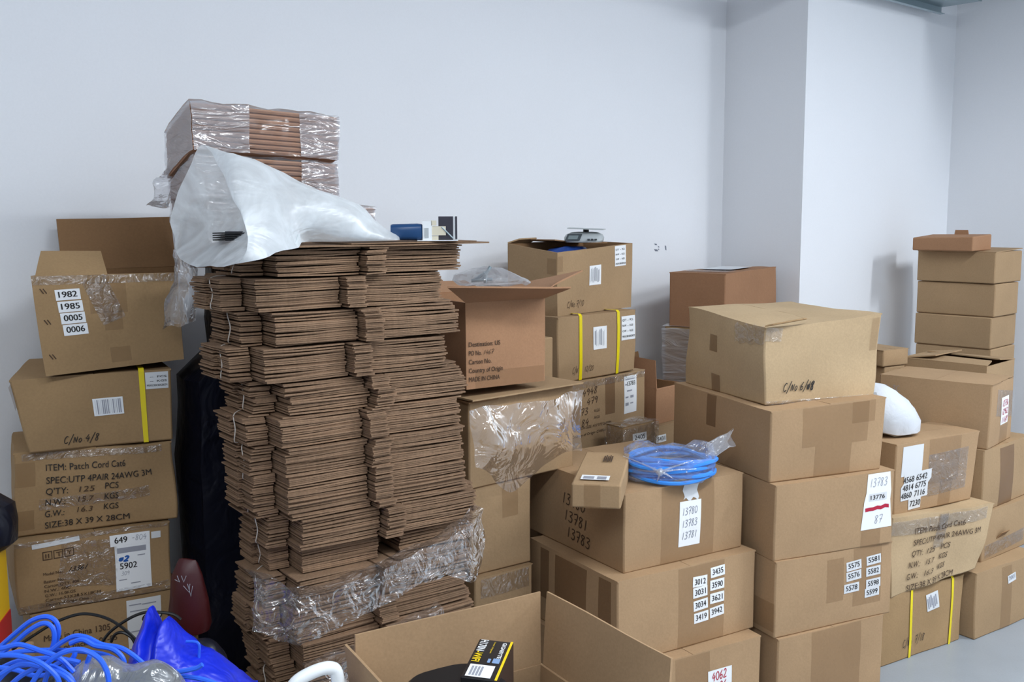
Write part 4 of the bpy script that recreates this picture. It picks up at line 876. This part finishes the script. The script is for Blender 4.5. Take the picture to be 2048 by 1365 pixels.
l1.flap('back_flap', [(.13, .335, .245), (.445, .335, .245), (.445, .37, .39), (.13, .37, .385)], mat=KRD, seed=2, amp=.002)
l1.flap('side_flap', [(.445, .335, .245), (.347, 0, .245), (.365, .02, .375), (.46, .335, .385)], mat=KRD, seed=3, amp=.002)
l1.flap('front_flap', [(-.0, .0, .246), (.17, .0, .246), (.18, .09, .305), (.035, .10, .308)], seed=6, amp=.004)
# ================================================================== things at the left edge
yb = empty('yellow_box', at(-44, 1320, 2.16), .2, 'yellow plastic case with a red base at the left edge', 'case'); yb.location.z = .55
MB().box((-.2, 0, .03), (.016, .2, .215)).build('case_body', YELP, yb); MB().box((-.2, -.002, 0), (.018, .2, .06)).build('case_base', REDP, yb)
hyb = Carton('carton', 'hidden carton under the yellow case', 'carton', (-1.27, 2.17, 0), 1.37, .12, .16, .548, KRT, flaps=False, n=3)
kb = empty('black_bag', at(2, 1110, 2.22), 0, 'glossy black plastic bag on the yellow case at the left edge', 'bag'); kb.location.z = .768; kb.location.x -= .045
loops = [[Vector((math.cos(j / 20 * 6.283) * r - .06, .1 + math.sin(j / 20 * 6.283) * r * .8, z)) for j in range(20)] for z, r in ((0, .07), (.02, .09), (.07, .095), (.11, .085), (.135, .05))]
MB().loft(loops, cap0=True, cap1=True).disp(.014, 14, 2).build('bag_body', BLACKP, kb)
# support for the cable heap
hc = Carton('carton', 'low hidden carton under the cable heap', 'carton', (-1.16, 1.76, 0), 1.25, .24, .56, .53, KRT, flaps=False, n=4)
# dark red pouch
rp = empty('red_pouch', at(380, 1262, 2.36), -.05, 'dark red plastic pouch standing in the shadow left of the tower', 'pouch')
loops = []
for z, hw, dp_ in ((0, .048, .03), (.02, .055, .034), (.08, .047, .03), (.14, .036, .02), (.17, .026, .010), (.178, .022, .003)):
    loops.append([Vector((math.cos(j / 20 * 6.283) * hw, math.sin(j / 20 * 6.283) * dp_, z)) for j in range(20)])
MB().loft(loops, cap0=True, cap1=True).disp(.006, 20, 3).build('pouch_body', REDBAG, rp)
m = MB()
for a, b_, c in (((-.018, .14), (-.006, .135), (-.012, .15)), ((-.002, .15), (.004, .135), (.010, .15)), ((.002, .125), (.016, .11), (.018, .13)), ((.012, .13), (.020, .10), (.024, .125))): m.tube([(a[0], -.034, a[1]), (b_[0], -.036, b_[1]), (c[0], -.034, c[1])], .0009, 4)
m.build('printed_mark', INKL, rp)
rs = Carton('carton', 'hidden carton under the dark red pouch', 'carton', at(372, 1400, 2.33) - Vector((.05, 0, at(372, 1400, 2.33).z)), 1.3, .06, .08, rp.location.z - .002, KRT, flaps=False, n=3)
# blue bag
def drape(name, label, mat, prof, y0, y1, zb, seed, amp=.012, part='bag_body', cat='bag'):
    """prof: (px, py_top) ridge line of the heap at distance between y0 and y1"""
    ym = (y0 + y1) / 2; R = [at(a, b_, ym) for a, b_ in prof]; root = empty(name, Vector((R[0].x, ym, zb)), 0, label, cat); o_ = root.location.copy()
    R = spline(R, 6); L = []
    for t in [k / 14 for k in range(15)]:
        s_ = 2 * t - 1; row = []
        for i, r in enumerate(R):
            e = i / (len(R) - 1); zz = zb + max(0, r.z - zb) * (1 - abs(s_) ** 2.2) * (1 if 0 < i < len(R) - 1 else .3)
            p = Vector((r.x, ym + s_ * (y1 - y0) / 2, zz)); row.append(p)
        L.append(row)
    m = MB(); nu, nv = len(L) - 1, len(R) - 1
    m.grid(lambda u, v: L[round(u * nu)][round(v * nv)], nu, nv, flip=True)
    for i, p in enumerate(m.v):
        q = nz(p, 10, seed) * amp + nz(p, 26, seed + 1) * amp * .4; q.z = q.z if p.z > zb + .02 else abs(q.z); m.v[i] = p + q - o_
    m.build(part, mat, root); return root
drape('blue_bag', 'bright blue plastic bag with two peaks, right of the cable heap', BLUEBAG, [(235, 1390), (258, 1335), (280, 1270), (297, 1228), (312, 1262), (322, 1268), (337, 1243), (358, 1275), (380, 1300), (420, 1320), (460, 1352), (490, 1400)], 1.86, 2.12, .535, 5, .016)
drape('clear_bag', 'clear plastic bag of grey parts under the blue cables', FILMH, [(125, 1400), (150, 1335), (200, 1316), (260, 1330), (310, 1318), (350, 1345), (375, 1400)], 1.68, 1.84, .535, 8, .014)
drape('parts_heap', 'grey wrapped parts inside the clear bag under the cables', DGREY, [(135, 1400), (160, 1350), (200, 1330), (260, 1342), (310, 1332), (345, 1355), (365, 1400)], 1.70, 1.82, .535, 9, .012, 'wrapped_parts', 'parts')
drape('black_bag', 'low black plastic bag beside the tower foot, behind the blue bag', BLACKP, [(330, 1360), (360, 1290), (400, 1275), (435, 1290), (455, 1360)], 2.16, 2.30, .40, 12, .012)
drape('dark_bag', 'dark plastic bag under the blue cables at the left', BLACKP, [(-60, 1400), (-30, 1310), (30, 1325), (80, 1318), (130, 1330), (160, 1400)], 1.78, 2.0, .535, 14, .012)
# cables
def cable(name, label, group, pts, r, mat, y0, cat='cable', dy=.0):
    P = [at(p[0], p[1], (p[2] if len(p) > 2 else y0)) for p in pts]; root_z = P[0].copy()
    S_ = spline(P, 8); m = MB().tube([q - root_z for q in S_], r, 7); o = m.build(name, mat); o.location = root_z
    return tag(o, label, cat, group)
BL = [([(-15, 1308), (30, 1268), (62, 1243), (92, 1234), (112, 1244), (117, 1268), (104, 1300), (80, 1330), (60, 1372)], 'blue cable arching highest over the heap at the left'),
      ([(-15, 1322), (25, 1290), (58, 1262), (88, 1247), (106, 1258), (108, 1285), (98, 1310)], 'blue cable just under the highest arch of the heap'),
      ([(-15, 1318), (40, 1304), (110, 1301), (170, 1304), (215, 1312), (250, 1332), (290, 1352), (340, 1352), (400, 1358), (450, 1375)], 'long blue cable sweeping from the left edge past the blue bag'),
      ([(98, 1306), (125, 1285), (150, 1273), (175, 1276), (205, 1290), (240, 1296), (265, 1310), (300, 1336), (345, 1345), (390, 1338), (405, 1330)], 'blue cable looping across to the foot of the blue bag'),
      ([(140, 1288), (165, 1280), (190, 1292), (225, 1299), (246, 1318), (249, 1345), (246, 1372)], 'blue cable turning down in the middle of the heap'),
      ([(-12, 1345), (30, 1325), (75, 1318), (120, 1318), (150, 1330), (158, 1372)], 'blue cable making a wide low bend at the left'),
      ([(-12, 1372), (20, 1340), (60, 1330), (100, 1340), (140, 1335)], 'blue cable low at the left corner of the heap'),
      ([(-12, 1335), (30, 1340), (70, 1352), (110, 1345), (145, 1318), (150, 1300)], 'blue cable crossing back over the left of the heap'),
      ([(88, 1372), (100, 1340), (130, 1322), (160, 1326)], 'short blue cable rising out of the frame bottom at the left'),
      ([(180, 1312), (172, 1335), (166, 1372)], 'short blue cable end hanging down beside the clear bag'),
      ([(-12, 1300), (10, 1296), (40, 1290), (80, 1302), (118, 1316), (148, 1345)], 'blue cable slanting down under the left arches'),
      ([(20, 1372), (50, 1348), (95, 1332), (135, 1350), (150, 1372)], 'blue cable in a flat bend at the frame bottom'),
      ([(-12, 1358), (40, 1330), (85, 1336), (128, 1352), (150, 1374)], 'blue cable dipping under the wide bend at the left'),
      ([(60, 1374), (84, 1338), (118, 1310), (160, 1300), (196, 1316), (214, 1345), (218, 1374)], 'blue cable arching over the clear bag'),
      ([(-12, 1312), (35, 1312), (80, 1326), (112, 1352), (120, 1374)], 'blue cable running down across the left corner'),
      ([(395, 1340), (398, 1310), (396, 1287), (372, 1284)], 'blue cable end sticking up beside the blue bag')]
for i, (pts, lab) in enumerate(BL): cable('patch_cable', lab, 'blue cables in the heap', pts, .0047 if i < 15 else .003, CABLE, 1.86 - .012 * i if i < 15 else 1.98)
for pts, lab in (([(25, 1300), (70, 1270), (110, 1246), (150, 1231), (180, 1229), (215, 1238), (245, 1256), (272, 1280)], 'black cable in a long arc above the blue heap'),
                 ([(200, 1292), (220, 1265), (255, 1240), (285, 1227), (310, 1225), (345, 1229), (362, 1240)], 'black cable arching towards the dark gap'),
                 ([(222, 1285), (230, 1270), (245, 1266), (262, 1275), (270, 1288)], 'short black cable loop in front of the 6077 label')):
    cable('black_cable', lab, 'black cables in the heap', pts, .0035, BLK, 2.2)
# ================================================================== open front carton
fo = Carton('open_carton', 'large open carton in front at the bottom, flaps standing up', 'carton', (-.335, 1.93, 0), 1.03, .0 + .02, .445, .55, KR, open_=False, flaps=False, n=3) if False else None
FY = 1.03; FN = Vector((-.318, 1.93, 0)); fr = Vector((math.sin(FY), math.cos(FY), 0)); fl_ = Vector((-math.cos(FY), math.sin(FY), 0))
WF = .43; NF = FN - fl_ * WF
fo = Carton('open_carton', 'large open carton in front at the bottom edge, flaps standing up', 'carton', NF, FY, WF, .445, .56, KR, seed=111, open_=True, crush=.002, inner=KR)
fo.flap('back_flap', [(.004, WF - .003, .56), (.441, WF - .003, .56), (.444, WF + .004, .722), (.006, WF + .0, .722)], amp=.002)
fo.flap('side_flap', [(.445, WF - .004, .56), (.445, .004, .56), (.470, .02, .722), (.458, WF - .0, .722)], seed=3, amp=.002)
fo.flap('side_flap', [(0, .004, .56), (0, WF - .004, .56), (-.012, WF - .0, .708), (-.03, .02, .712)], seed=5, amp=.002)
# graphics box inside it
C4 = [(956.6, 1280.7), (1026.7, 1285.8), (990.8, 1366), (920.7, 1354)]
gp = atz(956.6, 1280.7, .70); g2 = atz(1026.7, 1285.8, .70); g3 = atz(990.8, 1366, .70); g4 = atz(920.7, 1354, .70)
gb = empty('hardware_box', (g4.x, g4.y, .46), 0, 'black and yellow printed hardware box inside the open front carton', 'box')
O_ = Vector((g4.x, g4.y, .46)); U_ = ((g2 - gp) + (g3 - g4)) / 2; V_ = ((gp - g4) + (g2 - g3)) / 2
def gpt(u, v, z=.24): return U_ * u + V_ * v + Vector((0, 0, z))
m = MB()
for z in (0, .24): m.v += [gpt(0, 0, z), gpt(1, 0, z), gpt(1, 1, z), gpt(0, 1, z)]
m.f += [(0, 3, 2, 1), (4, 5, 6, 7), (0, 1, 5, 4), (1, 2, 6, 5), (2, 3, 7, 6), (3, 0, 4, 7)]
GB = plain('black_print', (26, 26, 28), rough=.35); GD = plain('dark_print', (58, 44, 40), rough=.4); GY = plain('yellow_print', (244, 208, 20), rough=.4); GBL = plain('blue_print', (130, 160, 200), rough=.4)
bevel(m.build('box_body', GB, gb, smooth=False), .002)
def gq(name, u0, u1, v0, v1, mat, off=.0006):
    mesh_obj(name, [gpt(u0, v0, .24 + off), gpt(u1, v0, .24 + off), gpt(u1, v1, .24 + off), gpt(u0, v1, .24 + off)], [(0, 1, 2, 3)], mat, gb, smooth=False)
def gtext(t, u, v0, hgt, length, mat, bold=.0):  # runs down the box, from the far end towards the viewer
    v_, f, wd = text2d(t, 1, bold); k = length / wd
    mesh_obj('printed_text', [gpt(u + y * hgt / .7, v0 - x * k, .2412) for x, y in v_], [q[::-1] if False else q for q in f], mat, gb, smooth=False)
gq('yellow_edge', .93, 1.0, 0, 1, GY); gtext('GIGABYTE', .74, .94, .11, .42, PAPER, .02); gtext('H170N', .08, .97, .22, .30, PAPER, .02); gtext('-WIFI', .08, .66, .22, .27, GY, .02)
gtext('Intel chipset', .48, .93, .05, .3, GY); gq('white_label', .10, .80, .03, .33, PAPER); gq('blue_logo', .66, .86, .40, .52, GBL); gq('blue_logo', .52, .60, .40, .50, GBL)
for i in range(4): gq('label_print', .18 + .09 * i, .24 + .09 * i, .06, .28, INKL, .0012)
mesh_obj('brown_side', [gpt(1.002, 0, 0), gpt(1.002, 1, 0), gpt(1.002, 1, .238), gpt(1.002, 0, .238)], [(0, 1, 2, 3)], GD, gb, smooth=False)
# black item in front of it
kbi = empty('black_case', tuple(fo.root.location), fo.root.rotation_euler.z, 'rounded black case lying inside the open front carton', 'case'); kbi.location.z = .03
loops = []
for z, k in ((.0, .97), (.42, 1.0), (.625, 1.0), (.65, .97), (.658, .9)):
    loops.append([Vector((.112 + math.copysign(abs(math.cos(a)) ** .6, math.cos(a)) * .092 * k, .17 + math.copysign(abs(math.sin(a)) ** .6, math.sin(a)) * .12 * k, z)) for a in [j / 32 * 6.283 for j in range(32)]])
MB().loft(loops, cap0=True, cap1=True).build('case_body', BLK, kbi)
# white jug handle left of it
J = at(630, 1345, 1.80)
jg = empty('plastic_jug', (J.x, J.y, .42), R_(26), 'white plastic jug handle left of the open front carton', 'jug')
zt = at(650, 1331, 1.80).z - .42
MB().tube(spline([(-.055, 0, zt - .10), (-.05, 0, zt - .055), (-.036, 0, zt - .026), (.0, 0, zt - .012), (.030, 0, zt - .012), (.042, 0, zt - .03), (.046, 0, zt - .10)], 6), .0125, 12).build('handle', WHITEP, jg)
loops = []
for z, k in ((0, .95), (.02, 1), (zt - .13, 1), (zt - .10, .9), (zt - .085, .7)):
    loops.append([Vector((math.copysign(abs(math.cos(a)) ** .6, math.cos(a)) * .085 * k, math.copysign(abs(math.sin(a)) ** .6, math.sin(a)) * .06 * k, z)) for a in [j / 28 * 6.283 for j in range(28)]])
MB().loft(loops, cap0=True, cap1=True).build('jug_body', WHITEP, jg)
hj = Carton('carton', 'hidden carton under the white jug', 'carton', (J.x - .02, J.y - .10, 0), 1.1, .2, .16, .42, KRT, flaps=False, n=3)
